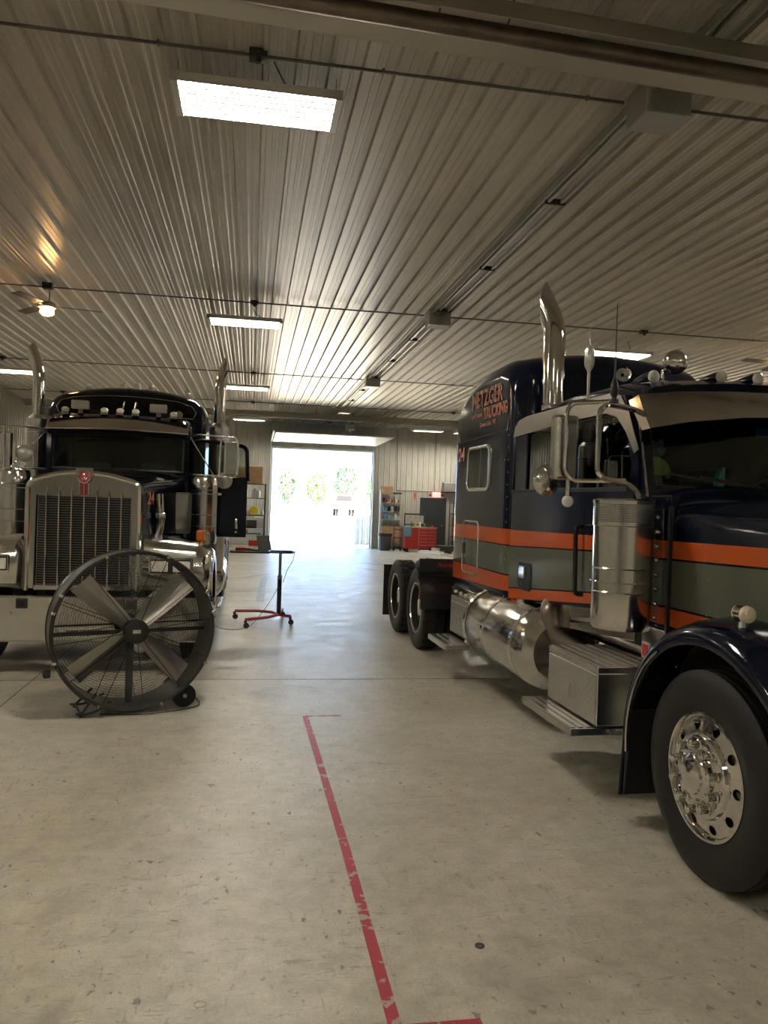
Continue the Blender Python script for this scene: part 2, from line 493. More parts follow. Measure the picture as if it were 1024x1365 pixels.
def wall_along_y(name, x, s, z0=0, z1=HC):
    m = MB(); pr = profile(YB, YF)
    m.rings([[(x + s*d, y, z) for y, d in pr] for z in (z0, z1)], closed=False)
    m.box(*(sorted((x-.004*s, x-.22*s))), YB, YF, z0, z1)
    return tag(m.build(name, MT['wall_steel'], smooth=0), kind='structure')
DX0, DX1, DZ = .76, 4.71, 3.83
wall_along_x('wall_far_left', XL, DX0, 0, HC, YF, 1)
wall_along_x('wall_far_right', DX1, XR, 0, HC, YF, 1)
wall_along_x('wall_far_top', DX0, DX1, DZ, HC, YF, 1)
wall_along_x('wall_back', XL, XR, 0, HC, YB, -1)
wall_along_y('wall_left', XL, 1)
wall_along_y('wall_right', XR, -1)
m = MB(); m.box(XL, XR, YB, YF+.2, -.15, 0); tag(m.build('floor', MT['shop_concrete']), kind='structure')
m = MB()   # saw cut joints
for y in (7.95, 15.5, 23.0): m.box(XL+.05, XR-.05, y-.004, y+.004, 0, .0012)
for x in (-2.03, 3.9, 9.8): m.box(x-.004, x+.004, YB+.1, YF-.1, 0, .0012)
tag(m.build('floor_joint', MT['dark_iron'], smooth=0), kind='structure')
m = MB()
for x in (DX0, DX1): m.box(x-.07 if x < 2 else x-.0, x+.0 if x < 2 else x+.07, YF-.06, YF+.24, 0, DZ+.07)
m.box(DX0, DX1, YF-.06, YF+.24, DZ, DZ+.07)
tag(m.build('trim_1', MT['trim_white']), kind='structure')
# dark fascia trims where wall meets ceiling
m = MB(); m.box(XL, XR, YF-.06, YF-.024, HC-.09, HC-.025); tag(m.build('trim_2', MT['galv']), kind='structure')

# outside
m = MB(); m.box(-60, 70, YF+.2, 130, -.2, -.02); tag(m.build('outdoor_ground', MT['concrete_out']), kind='structure')

# ------------------------------------------------------------------ floor markings
m = MB()
pts = [(.505, 6.575), (.528, 5.2), (.545, 4.0), (.551, 2.62)]
for (a, ya), (b, yb) in zip(pts, pts[1:]):
    m.box(-.024, .024, 0, 1, .0004, .0022)
    vs = m.bm.verts[:]; 
    for v in vs[-8:]:
        t = v.co.y; v.co = Vector((v.co.x + a + (b-a)*t, ya + (yb-ya)*t, v.co.z))
m.box(.58, .86, 2.60, 2.648, .0004, .0022)
m.box(.50, .80, 6.57, 6.60, .0004, .0016)
tag(m.build('floor_stripe', MT['worn_red_tape'], smooth=0), 'worn red tape line with corner tabs stuck along the open concrete aisle', 'floor marking')

# dark tyre tracks curving in from the doorway
m = MB()
def track(pts, w):
    q = rnd(pts, 6, 14); n = len(q)
    for i in range(n-1):
        d_ = (q[i+1]-q[i]).normalized(); s_ = Vector((-d_.y, d_.x, 0))*w/2
        if i == 0: pv = (q[0]-s_, q[0]+s_)
        nx = (q[i+1]-s_, q[i+1]+s_); m.face([pv[0], pv[1], nx[1], nx[0]]); pv = nx
track([(1.4, 30.5, .0008), (1.9, 24, .0008), (6.3, 14.5, .0008)], .16); track([(2.2, 30.5, .0012), (2.9, 24, .0012), (7.6, 15.5, .0012)], .16)
track([(4.2, 30.5, .0016), (3.5, 25.5, .0016), (-.2, 18.0, .0016)], .14); track([(3.2, 30.5, .002), (2.6, 25, .002), (.4, 20.0, .002), (.2, 14, .002)], .14)
tag(m.build('floor_tyre_marks', mat('tyre_mark', (.20, .18, .15), .33, noise=(3, .4)), smooth=0), kind='structure')

# ------------------------------------------------------------------ raised sectional door
d = thing('overhead_door', 'raised white sectional overhead door lying under the ceiling inside the bright doorway', 'garage door', (0, 0, 0))
for k in range(6):
    m = MB(); y1 = 30.5 - .70*k; m.box(DX0-.03, DX1+.05, y1-.69, y1, 4.06, 4.11, .008)
    for x in (1.2, 2.1, 3.0, 3.9): m.box(x-.25, x+.35, y1-.36, y1-.33, 4.048, 4.061)
    m.build('panel', MT['white_plastic'], d)
for x in (DX0-.09, DX1+.06):
    m = MB(); m.tube(rnd([(x, YF-.1, .02), (x, YF-.1, 4.08), (x, 26.2, 4.13)], .3), .03, 6); m.build('track', MT['galv'], d)
    m = MB(); m.box(x-.015, x+.015, 26.3, 26.33, 4.13, HC-.02); m.build('hanger', MT['galv'], d)
    m = MB(); m.box(x-.015, x+.015, 28.3, 28.33, 4.13, HC-.02); m.build('hanger', MT['galv'], d)
m = MB(); m.cyl((DX0-.1, 30.6, 4.42), (DX1+.1, 30.6, 4.42), .05, n=12); m.build('torsion_spring', MT['dark_iron'], d)
o = thing('door_opener', 'grey electric door opener hanging over the middle of the raised door', 'door opener', (3.2, 26.2, 4.25))
m = MB(); m.box(-.14, .14, -.2, .2, 0, .18, .02); m.build('motor_case', MT['galv'], o)
m = MB(); m.box(-.12, -.09, -.1, -.07, .18, .578); m.build('hanger', MT['dark_iron'], o)
m = MB(); m.box(.09, .12, .07, .1, .18, .578); m.build('hanger', MT['dark_iron'], o)
m = MB(); m.box(-.03, .03, .2, 4.3, .05, .1); m.build('rail', MT['galv'], o)
m = MB(); m.cyl((.0, -.05, 0), (.0, -.05, -.07), .05, .035, n=12); m.build('lamp', MT['white_plastic'], o)

# ------------------------------------------------------------------ electrical runs on the ceiling
zc = HC - .03
k = 0
labs = ['long metal conduit crossing the ceiling just beyond the nearest light', 'metal conduit across the ceiling above the second light, carrying the ceiling fans',
        'metal conduit across the ceiling over the truck exhaust stacks', 'metal conduit across the ceiling close to the far tube heater']
for y, lb in zip((5.36, 12.05, 18.75, 24.4), labs):
    t = thing('ceiling_conduit', lb, 'conduit', (0, y, zc), 0, 'conduits across the ceiling')
    m = MB(); m.cyl((XL+.05, 0, -.024), (2.58, 0, -.024), .0115, n=8); m.build('pipe', MT['conduit_steel'], t)
    m = MB(); m.cyl((2.98, 0, -.024), (XR-.05, 0, -.024), .0115, n=8); m.build('pipe', MT['conduit_steel'], t)
    for x in ([-.05, 6.3, -5.6, 12.5]):
        m = MB(); m.box(x-.06, x+.06, -.05, .05, -.05, .005, .006); m.cyl((x, -.03, -.05), (x, -.03, -.085), .02, n=10); m.build('outlet_box', MT['dark_iron'], t)
    for x in [q*1.5-6.7 for q in range(15)]:
        if not 2.4 < x < 3.1: m = MB(); m.box(x-.008, x+.008, -.018, .018, -.037, -.008); m.build('strap', MT['conduit_steel'], t)
rw = thing('ceiling_raceway', 'pair of steel conduits with square junction boxes running lengthwise under the ceiling', 'raceway', (2.80, 0, zc))
for dx in (-.07, .06):
    m = MB(); m.cyl((dx, YB+.2, -.035), (dx, YF-.3, -.035), .019, n=8); m.build('pipe', MT['galv'], rw)
m = MB(); m.box(-.15, -.13, YB+.2, YF-.3, -.06, .006); m.build('back_rail', MT['galv'], rw)
for y in (5.2, 11.9, 18.6, 24.4, -1.0):
    m = MB(); m.box(-.19, .15, y-.13, y+.17, -.22, .005, .006); m.build('junction_box', MT['galv'], rw)
for y in [q*2.2-6 for q in range(17)]:
    m = MB(); m.box(-.10, .09, y-.015, y+.015, -.06, -.010); m.build('clamp', MT['dark_iron'], rw)

# ------------------------------------------------------------------ tube heaters
def heater(y, x0, x1, z, lb, seam, slope=0.0):
    t = thing('tube_heater', lb, 'tube heater', (0, y, z))
    # folded reflector hood, open below, tube inside
    sec = [(-.20, -.02), (-.185, -.01), (-.11, .13), (-.06, .16), (.06, .16), (.11, .13), (.185, -.01), (.20, -.02)]
    m = MB()
    Y = lambda x: slope*x
    m.sheet([[(x, Y(x)+a, b) for a, b in sec] for x in (x0, seam-.01)], .004)
    m.build('reflector', MT['heater_steel'], t)
    m = MB(); m.sheet([[(x, Y(x)+a*1.03, b*1.03+.003) for a, b in sec] for x in (seam-.06, x1)], .004)
    m.build('reflector', MT['heater_steel'], t)
    m = MB(); m.cyl((x0+.05, Y(x0), .02), (x1-.05, Y(x1), .02), .052, n=20); m.build('burner_tube', MT['pipe_brown'], t)
    for x in [seam] + [x0+1.2+2.6*i for i in range(int((x1-x0)/2.6))]:
        m = MB(); m.tube([(x, Y(x)-.10, .145), (x, Y(x), .21), (x, Y(x)+.10, .145)], .006, 6); m.tube([(x, Y(x), .21), (x, Y(x), HC-z-.03)], .006, 6)
        m.build('hanger', MT['dark_iron'], t)
heater(4.30, -5.0, 12.0, 4.52, 'long radiant tube heater with folded steel hood hanging nearest the camera', .98, .042)
heater(25.5, -7.0, 14.0, 4.50, 'long dark radiant tube heater spanning the far end before the door', 3.0, 0)

# ------------------------------------------------------------------ ceiling lights
lights = []
def make_light():
    t = thing('hanging_light', 'x', 'ceiling light', (0, 0, 0), 0, 'fluorescent high bay fixtures under the ceiling')
    m = MB()
    # housing: shallow tray with sloped rims, open below
    m.box(-.575, .575, -.24, .24, .037, .055, .004)
    m.box(-.575, .575, -.245, -.235, -.01, .05); m.box(-.575, .575, .235, .245, -.01, .05)
    m.build('housing', MT['fixture_white'], t)
    for s in (-1, 1):
        m = MB(); m.box(s*.555-.026, s*.555+.026, -.245, .245, -.018, .056, .004); m.build('end_cap', MT['fixture_white'], t)
    m = MB(); m.box(-.528, .528, -.234, .234, .031, .037); m.build('reflector', MT['fixture_reflector_darkened'], t)
    for i in range(5):
        y = -.16 + .08*i
        m = MB(); m.prism([(y-.010, .031), (y-.006, -.012), (y+.006, -.012), (y+.010, .031)], 'x', -.528, .528); m.build('reflector_ridge', MT['fixture_reflector_darkened'], t)
    for i in range(6):
        y = -.20 + .08*i
        m = MB(); m.cyl((-.527, y, .006), (.527, y, .006), .0125, n=10); m.build('tube', MT['lamp_tube'], t)
    for s in (-1, 1):
        m = MB(); m.tube([(s*.55, 0, .056), (s*.55, -.02, HC-4.60-.005)], .004, 5); m.build('hanging_chain', MT['galv'], t)
    m = MB(); m.tube(rnd([(.2, .0, .056), (.24, -.05, .12), (.18, -.15, .10), (.12, -.2, .18), (.1, -.23, .20)], .04), .005, 6); m.build('power_cord', MT['black_metal'], t)
    return t
L0_ = make_light()
spots = [(-.045, 5.64, 'bright six tube fluorescent fixture hanging nearest the camera'),
 (-.19, 12.60, 'second fluorescent fixture down the aisle, hanging above the red stand'),
 (-.22, 20.0, 'third fluorescent fixture down the aisle, behind the left truck stack'),
 (-.18, 27.9, 'fourth fluorescent fixture down the aisle, just left of the doorway'),
 (-5.62, 19.43, 'fluorescent fixture over the left wall, cut by the picture edge'),
 (6.32, 13.05, 'fluorescent fixture above the sleeper roof of the right truck'),
 (6.45, 28.7, 'fluorescent fixture high on the far wall right of the doorway'),
 (8.1, 28.9, 'fluorescent fixture at the far wall half hidden by the right truck sleeper'),
 (-5.7, 27.9, None), (6.3, 20.3, None), (12.5, 20.3, None), (12.5, 28.6, None), (-5.7, 12.6, None), (12.5, 12.7, None),
 (6.3, 5.5, None), (-5.7, 5.5, None), (-.05, -1.6, None), (6.3, -1.6, None), (-5.7, -1.6, None), (12.5, 5.5, None), (3.0, -5.5, None)]
for i, (x, y, lb) in enumerate(spots):
    o = L0_ if i == 0 else copy_tree(L0_)
    o.location = (x, y, 4.60)
    o['label'] = lb or ('unseen fluorescent fixture hanging over %s' % {(-5.7,27.9):'the far left corner', (6.3,20.3):'behind the right truck sleeper', (12.5,20.3):'the right rear bay', (12.5,28.6):'the far right corner', (-5.7,12.6):'left of the left truck', (12.5,12.7):'the right bay middle', (6.3,5.5):'the side of the right truck hood', (-5.7,5.5):'the left front bay', (-.05,-1.6):'the aisle behind the camera', (6.3,-1.6):'right rear of the camera', (-5.7,-1.6):'left rear of the camera', (12.5,5.5):'the right front bay', (3.0,-5.5):'the back wall'}[(x, y)])
    if i == 0: o.rotation_euler = (0, 0, 0)

# ------------------------------------------------------------------ ceiling fans
def ceiling_fan(x, y, lb, lit, rot):
    t = thing('ceiling_fan', lb, 'ceiling fan', (x, y, HC-.03), 0, 'ceiling fans on the conduits')
    m = MB(); m.box(-.07, .07, -.05, .05, -.09, .002, .01); m.build('mount_box', MT['dark_iron'], t)
    m = MB(); m.tube(rnd([(0, 0, -.08), (.03, 0, -.12), (.03, 0, -.25), (0, 0, -.30)], .02), .012, 8); m.build('down_rod', MT['galv'], t)
    m = MB(); m.lathe([(.02, -.27), (.10, -.285), (.125, -.31), (.125, -.355), (.09, -.38), (.03, -.385)], n=24); m.build('motor', MT['galv'], t)
    for k in range(3):
        M = R_('Z', rot + 120*k)
        mm = MB(); mm.box(.12, .22, -.02, .02, -.342, -.334, 0, 2, M); mm.box(.2, .74, -.07, .07, -.336, -.328, .002, 1, M @ T_(0,0,-.331) @ R_('X', 10) @ T_(0,0,.331)); mm.build('blade', MT['grey_plastic'], t)
    m = MB(); m.lathe([(.055, -.385), (.09, -.40), (.10, -.425), (.07, -.46), (.02, -.475)], n=20); m.build('light_shade', MT['clear_lens' if not lit else 'warm_bulb'], t)
ceiling_fan(-2.98, 11.9, 'ceiling fan with a glowing warm lamp above the left truck', True, 12)
ceiling_fan(8.95, 12.3, 'ceiling fan with lit lamp at the right edge above the right truck', True, 70)

# ------------------------------------------------------------------ far wall fittings
t = thing('wall_conduit', 'thin dark conduit framing a square on the far wall right of the doorway', 'conduit', (0, YF-.03, 0))
m = MB(); m.tube(rnd([(5.68, 0, HC-.1), (5.72, 0, 2.36), (9.5, 0, 2.33)], .05), .014, 6); m.build('pipe', MT['dark_iron'], t)
m = MB(); m.tube([(7.28, 0, HC-.1), (7.28, 0, 2.36)], .014, 6); m.build('pipe', MT['dark_iron'], t)
t = thing('exit_sign', 'red glowing EXIT sign on the far wall above the dark door', 'exit sign', (7.35, YF-.06, 2.14))
m = MB(); m.box(-.17, .17, -.03, .035, 0, .2, .01); m.build('case', MT['exit_red'], t)
text('lettering', 'EXIT', MT['white_plastic'], t, (-.13, -.031, .04), (1, 0, 0), (0, 0, 1), .26, .12, .004, bold=.01)
for s in (-1, 1):
    m = MB(); m.lathe([(.01, 0), (.05, .02), (.055, .06), (.04, .07)], (s*.25, 0, .08), (0, -1, 0), 14); m.build('emergency_lamp', MT['grey_plastic'], t)
t = thing('fire_sign', 'narrow red and white vertical fire extinguisher sign on the far wall', 'sign', (6.47, YF-.03, 1.96))
m = MB(); m.box(-.06, .06, -.004, .004, 0, .33); m.build('plate', MT['plate_white'], t)
m = MB(); m.box(-.045, .045, -.008, -.003, .13, .32); m.build('red_field', MT['red_plastic'], t)
m = MB(); m.prism([(-.04, .10), (.04, .10), (0, .02)], 'y', -.008, -.003); m.build('arrow', MT['red_plastic'], t)
dd = MB(); dd.box(6.78, 7.70, YF-.05, YF-.005, 0, 2.02, .004); do = tag(dd.build('door_1', MT['dark_door']), kind='structure')
m = MB(); m.box(6.70, 6.78, YF-.07, YF-.003, 0, 2.1); m.box(7.70, 7.78, YF-.07, YF-.003, 0, 2.1); m.box(6.70, 7.78, YF-.07, YF-.003, 2.02, 2.1); m.build('door_frame', MT['dark_iron'], do)
m = MB(); m.sphere((7.6, YF-.11, 1.0), .032); m.cyl((7.6, YF-.1, 1.0), (7.6, YF-.05, 1.0), .012); m.build('door_knob', MT['chrome'], do)
t = thing('wall_heater', 'grey louvred unit heater high on the far wall beside the right truck', 'unit heater', (7.95, YF-.32, 2.38))
m = MB(); m.box(-.36, .45, -.02, .29, 0, .36, .01); m.build('case', MT['galv'], t)
for i in range(6):
    m = MB(); m.box(-.33, .42, -.045, -.018, .03+.053*i, .045+.053*i); m.build('louvre', MT['galv'], t)
# ------------------------------------------------------------------ wheels
def tyre_mb(R=.52, w=.27, drive=False, n=96):
    """tyre about the x axis, centred on the origin"""
    h = w/2
    prof = [(.292, -h*.80), (.300, -h*.86), (.325, -h*.93), (.36, -h*.99), (.40, -h*1.03), (.44, -h*1.02), (.475, -h*.97), (.498, -h*.90), (.512, -h*.82)]
    prof = [(r/.52*R if r > .33 else r, x) for r, x in prof]
    tread = []
    gs = (-.62, -.24, .24, .62) if not drive else (-.5, 0, .5)
    xs = -.80*h
    tread.append((R, -.80*h))
    for g in gs:
        tread += [(R, (g-.045)*h), (R-.013, (g-.035)*h), (R-.013, (g+.035)*h), (R, (g+.045)*h)]
    tread.append((R, .80*h))
    full = prof + tread + [(r, -x) for r, x in reversed(prof)]
    full += [(.285, h*.78), (.285, -h*.78)]
    a, b = len(prof), len(prof)+len(tread)
    def rf(i, k, r):
        if a <= i < b and drive and ((k + (2 if i > (a+b)//2 else 0)) % 4 == 0): return r-.014
        if (i == a-1 or i == b) and (k % 4 == 0) and drive: return r-.012
        return r
    m = MB(); m.lathe(full, ax=(1, 0, 0), n=n, loop=True, rfun=rf)
    return m

def holed_disc(m, rc, dr, rh, x0, x1, nh=10, th=.012):
    """ring of hand holes, real openings; face from x0 (inner radius) to x1 (outer radius)"""
    K = 24
    def P(tc, u, v, off=0):
        a = tc + u*PI/nh; r = rc + v*dr
        x = x0 + (x1-x0)*(v+1)/2 + off
        return (x, r*math.cos(a), r*math.sin(a))
    for s in range(nh):
        tc = 2*PI*s/nh
        I, O, B = [], [], []
        for k in range(K):
            a = 2*PI*k/K; dx, dy = math.cos(a), math.sin(a); q = max(abs(dx), abs(dy))
            O.append(m.bm.verts.new(P(tc, dx/q, dy/q)))
            uh = rh*1.1/(rc*PI/nh); vh = rh/dr
            I.append(m.bm.verts.new(P(tc, dx*uh, dy*vh))); B.append(m.bm.verts.new(P(tc, dx*uh, dy*vh, th)))
        for k in range(K):
            j = (k+1) % K
            m.bm.faces.new((O[k], O[j], I[j], I[k])); m.bm.faces.new((I[k], I[j], B[j], B[k]))
    bmesh.ops.remove_doubles(m.bm, verts=m.bm.verts[:], dist=.0004)

def steer_wheel(parent, loc, sx=-1, detailed=True):
    """outer face towards sx*x"""
    S = Matrix.Scale(-1, 4, (1, 0, 0)) if sx > 0 else Matrix.Identity(4)
    w = tyre_mb().xf(S).build('wheel', MT['rubber'], parent, 'black front tyre on a polished hand-hole wheel', loc=loc)
    m = MB()
    m.lathe([(.285, .09), (.292, -.085), (.312, -.118), (.312, -.126), (.300, -.128), (.294, -.118), (.290, -.106)], ax=(1, 0, 0), n=64, caps=False)
    m.lathe([(.290, -.106), (.2805, -.108)], ax=(1, 0, 0), n=60, caps=False)
    holed_disc(m, .2505, .030, .0235, -.124, -.108, th=.02)
    m.lathe([(.2205, -.124), (.208, -.126), (.200, -.142), (.185, -.150), (.02, -.150)], ax=(1, 0, 0), n=60)
    r = m.xf(S).build('rim', MT['chrome'], w, 'mirror polished aluminium rim')
    r.location = (0, 0, 0)
    m = MB(); m.lathe([(.2, .02), (.284, .02), (.284, .03), (.2, .03)], ax=(1, 0, 0), n=40, loop=True)
    m.xf(S).build('brake_drum', MT['void_black'], w)
    m = MB(); m.lathe([(.120, -.148), (.116, -.17), (.10, -.185), (.085, -.188), (.08, -.20), (.04, -.212), (.001, -.216)], ax=(1, 0, 0), n=40)
    m.xf(S).build('hub_cap', MT['chrome'], w)
    for k in range(10):
        a = 2*PI*(k+.5)/10; y, z = .158*math.cos(a), .158*math.sin(a)
        m = MB(); m.lathe([(.028, -.148), (.026, -.158), (.020, -.163), (.019, -.196), (.022, -.200), (.022, -.208), (.014, -.212), (.001, -.213)], (0, y, z), (1, 0, 0), 14)
        m.xf(S).build('lug_nut', MT['chrome'], w)
    return w

def drive_wheel(parent, loc, sx=-1):
    S = Matrix.Scale(-1, 4, (1, 0, 0)) if sx > 0 else Matrix.Identity(4)
    w = tyre_mb(.51, .27, True).xf(S).build('wheel', MT['rubber'], parent, 'black lugged drive tyre on a deep dish polished wheel', loc=loc)
    m = tyre_mb(.51, .27, True); m.xf(T_(.32, 0, 0)).xf(S).build('inner_tyre', MT['rubber'], w)
    m = MB()
    m.lathe([(.285, .09), (.292, -.085), (.318, -.118), (.318, -.126), (.302, -.128), (.292, -.10), (.285, -.03), (.280, .05), (.27, .07)], ax=(1, 0, 0), n=64, caps=False)
    m.lathe([(.27, .07), (.2605, .076)], ax=(1, 0, 0), n=60, caps=False)
    holed_disc(m, .2305, .030, .02, .06, .076, 10, .01)
    m.lathe([(.2005, .06), (.19, .055), (.02, .055)], ax=(1, 0, 0), n=60)
    m.xf(S).build('rim', MT['worn_chrome'], w, 'polished aluminium rim')
    m = MB(); m.lathe([(.12, .056), (.118, -.06), (.10, -.08), (.001, -.085)], ax=(1, 0, 0), n=30)
    m.xf(S).build('hub_cap', MT['chrome'], w)
    for k in range(10):
        a = 2*PI*k/10
        m = MB(); m.cyl((.056, .158*math.cos(a), .158*math.sin(a)), (.0, .158*math.cos(a), .158*math.sin(a)), .018, .014, 8)
        m.xf(S).build('lug_nut', MT['chrome'], w)
    return w

def slash_cut(m, co, no):
    """cut the open end of a pipe along a plane"""
    g = m.bm.verts[:] + m.bm.edges[:] + m.bm.faces[:]
    bmesh.ops.bisect_plane(m.bm, geom=g, plane_co=Vector(co), plane_no=Vector(no).normalized(), clear_outer=True)

def rbox_ring(x0, x1, z0, z1, y, rt=.2, rb=.03, n=7, crown=0):
    """rounded rectangle outline in the plane y, big radius on the two upper corners"""
    out = []
    def arc(cx, cz, r, a0, a1):
        for k in range(n+1):
            a = math.radians(a0 + (a1-a0)*k/n); out.append((cx + r*math.cos(a), cz + r*math.sin(a)))
    arc(x1-rb, z0+rb, rb, -90, 0); arc(x1-rt, z1-rt, rt, 0, 90)
    if crown:
        for k in range(1, 6):
            t = k/6; x = x1-rt + (x0-x1+2*rt)*t; out.append((x, z1))
    arc(x0+rt, z1-rt, rt, 90, 180); arc(x0+rb, z0+rb, rb, 180, 270)
    xm = (x0+x1)/2; hw = (x1-x0)/2
    return [(x, y, z + (crown*(1-((x-xm)/hw)**2) if z > z1-rt-1e-6 else 0)) for x, z in out]

# ================================================================== RIGHT TRUCK
P = thing('semi_truck', 'navy semi truck with orange bands and tall sleeper, right of the aisle', 'truck', (3.45, 3.53, 0), math.radians(1.45))
def part(m, name, mt, label=None, parent=None, smooth=35): return m.build(name, MT[mt], parent or P, label, smooth)

for sx in (-1, 1):
    steer_wheel(P, (sx*1.072, .03, .52), sx)
    drive_wheel(P, (sx*1.072, 6.20, .51), sx); drive_wheel(P, (sx*1.072, 7.46, .51), sx)
m = MB()
for s in (-1, 1): m.box(s*.43-.045, s*.43+.045, -.75, 8.6, .72, .98, .01)
for y in (.8, 2.4, 4.0, 5.4, 6.8, 8.5): m.box(-.39, .39, y-.05, y+.05, .76, .94)
part(m, 'frame_rail', 'black_metal')
m = MB()
m.cyl((-1.0, .03, .50), (1.0, .03, .50), .07, n=12)
for y in (6.20, 7.46): m.cyl((-.75, y, .51), (.75, y, .51), .09, n=14); m.sphere((0, y, .52), .24)
part(m, 'axle', 'black_metal')
m = MB(); m.box(-.42, .42, -.5, 1.4, .55, 1.35, .06); m.box(-.3, .3, 1.4, 2.6, .5, .95, .08); part(m, 'engine', 'void_black')

# sleeper -----------------------------------------------------------
secs = [(3.43, .96, 2.92, .22), (3.45, .985, 3.02, .2), (3.50, 1.0, 3.12, .18), (3.60, 1.005, 3.18, .16), (3.8, 1.005, 3.215, .15), (4.3, 1.005, 3.21, .15), (4.6, 1.005, 3.18, .15), (4.85, 1.005, 3.12, .15), (5.05, 1.005, 3.04, .15), (5.20, 1.003, 2.95, .15), (5.245, .998, 2.90, .15), (5.25, .992, 2.89, .15)]
m = MB()
m.rings([rbox_ring(-w, w, .98, zt, y, rt, .02, 7, .14) for y, w, zt, rt in secs])
SL = part(m, 'sleeper', 'sleeper_paint', smooth=40)
# rivet lines along the sleeper side
for (ya, za, yb, zb, nn) in ((5.17, 2.53, 3.5, 2.555, 26), (5.15, 2.225, 3.6, 2.27, 12), (3.50, .99, 3.50, 2.5, 14)):
    m = MB()
    for k in range(nn):
        t = k/(nn-1); y, z = ya+(yb-ya)*t, za+(zb-za)*t
        m.sphere((-1.005 - (.0), y, z), .008, n=6, m=4)
    part(m, 'rivet_line', 'chrome', parent=SL)
def rrect(y0, y1, z0, z1, r, x, n=5):
    o = []
    for cy, cz, a in ((y1-r, z1-r, 0), (y0+r, z1-r, 90), (y0+r, z0+r, 180), (y1-r, z0+r, 270)):
        for k in range(n+1):
            t = math.radians(a + 90*k/n); o.append((x, cy + r*math.cos(t), cz + r*math.sin(t)))
    return o
for sx in (-1, 1):
    X = sx*1.008
    m = MB(); m.tube(rrect(4.04, 4.76, 2.0, 2.44, .08, X), .018, 8, loop=True); win = part(m, 'window', 'brushed_aluminium', 'aluminium framed sleeper window')
    m = MB(); q = rrect(4.05, 4.75, 2.01, 2.43, .08, 0); m.prism([(p[1], p[2]) for p in q], 'x', X-.004, X+.004); part(m, 'pane', 'tinted_glass', parent=win)
    m = MB(); m.box(X-.006, X+.006, 4.28, 4.33, 2.02, 2.42); part(m, 'mullion', 'black_metal', parent=win)
    m = MB(); m.tube(rrect(4.32, 4.86, 1.10, 1.66, .07, X), .009, 6, loop=True); h = part(m, 'luggage_door', 'brushed_aluminium')
    m = MB(); m.box(X-.012, X+.012, 4.80, 4.84, 1.3, 1.42, .004); part(m, 'latch', 'black_metal', parent=h)
    # navy lower skirt and chrome light strip
    m = MB(); m.box(sx*.93-.05, sx*.93+.05, 3.46, 5.24, .895, .98, .01); part(m, 'sleeper_skirt', 'navy_paint')
    m = MB(); m.prism([(sx*.90, .80), (sx*.99, .80), (sx*1.0, .895), (sx*.90, .895)], 'y', 3.44, 5.25, .004); st = part(m, 'light_strip', 'chrome')
    for k in range(9):
        y = 3.58 + .19*k
        m = MB(); m.lathe([(.018, 0), (.018, .012), (.010, .022), (.001, .026)], (sx*.992, y, .848), (sx, 0, 0), 12); part(m, 'marker_light', 'clear_lens', parent=st)
W = (0, -1, 0); UP = (0, 0, 1)
X = -1.009
text('lettering', 'METZGER', MT['sign_orange'], SL, (X, 4.67, 2.855), W, UP, .97, .175, .004, 'orange outlined company name lettering', bold=.03)
text('lettering', 'METZGER', MT['lettering_fill'], SL, (X-.004, 4.66, 2.865), W, UP, .95, .155, .001, bold=-.012)
text('lettering', 'TRUCKING', MT['sign_orange'], SL, (X, 4.27, 2.715), W, UP, .71, .122, .004, bold=.03)
text('lettering', 'TRUCKING', MT['lettering_fill'], SL, (X-.004, 4.26, 2.722), W, UP, .69, .108, .001, bold=-.012)
text('lettering', 'and sons', MT['sign_orange'], SL, (X, 4.68, 2.755), W, UP, .36, .055, .003)
text('lettering', 'Green Lake, WI', MT['sign_orange'], SL, (X, 4.385, 2.635), W, UP, .49, .058, .003, bold=.012)
text('lettering', '24', MT['sign_orange'], SL, (X, 5.13, 2.32), W, UP, .24, .15, .003, bold=.03)

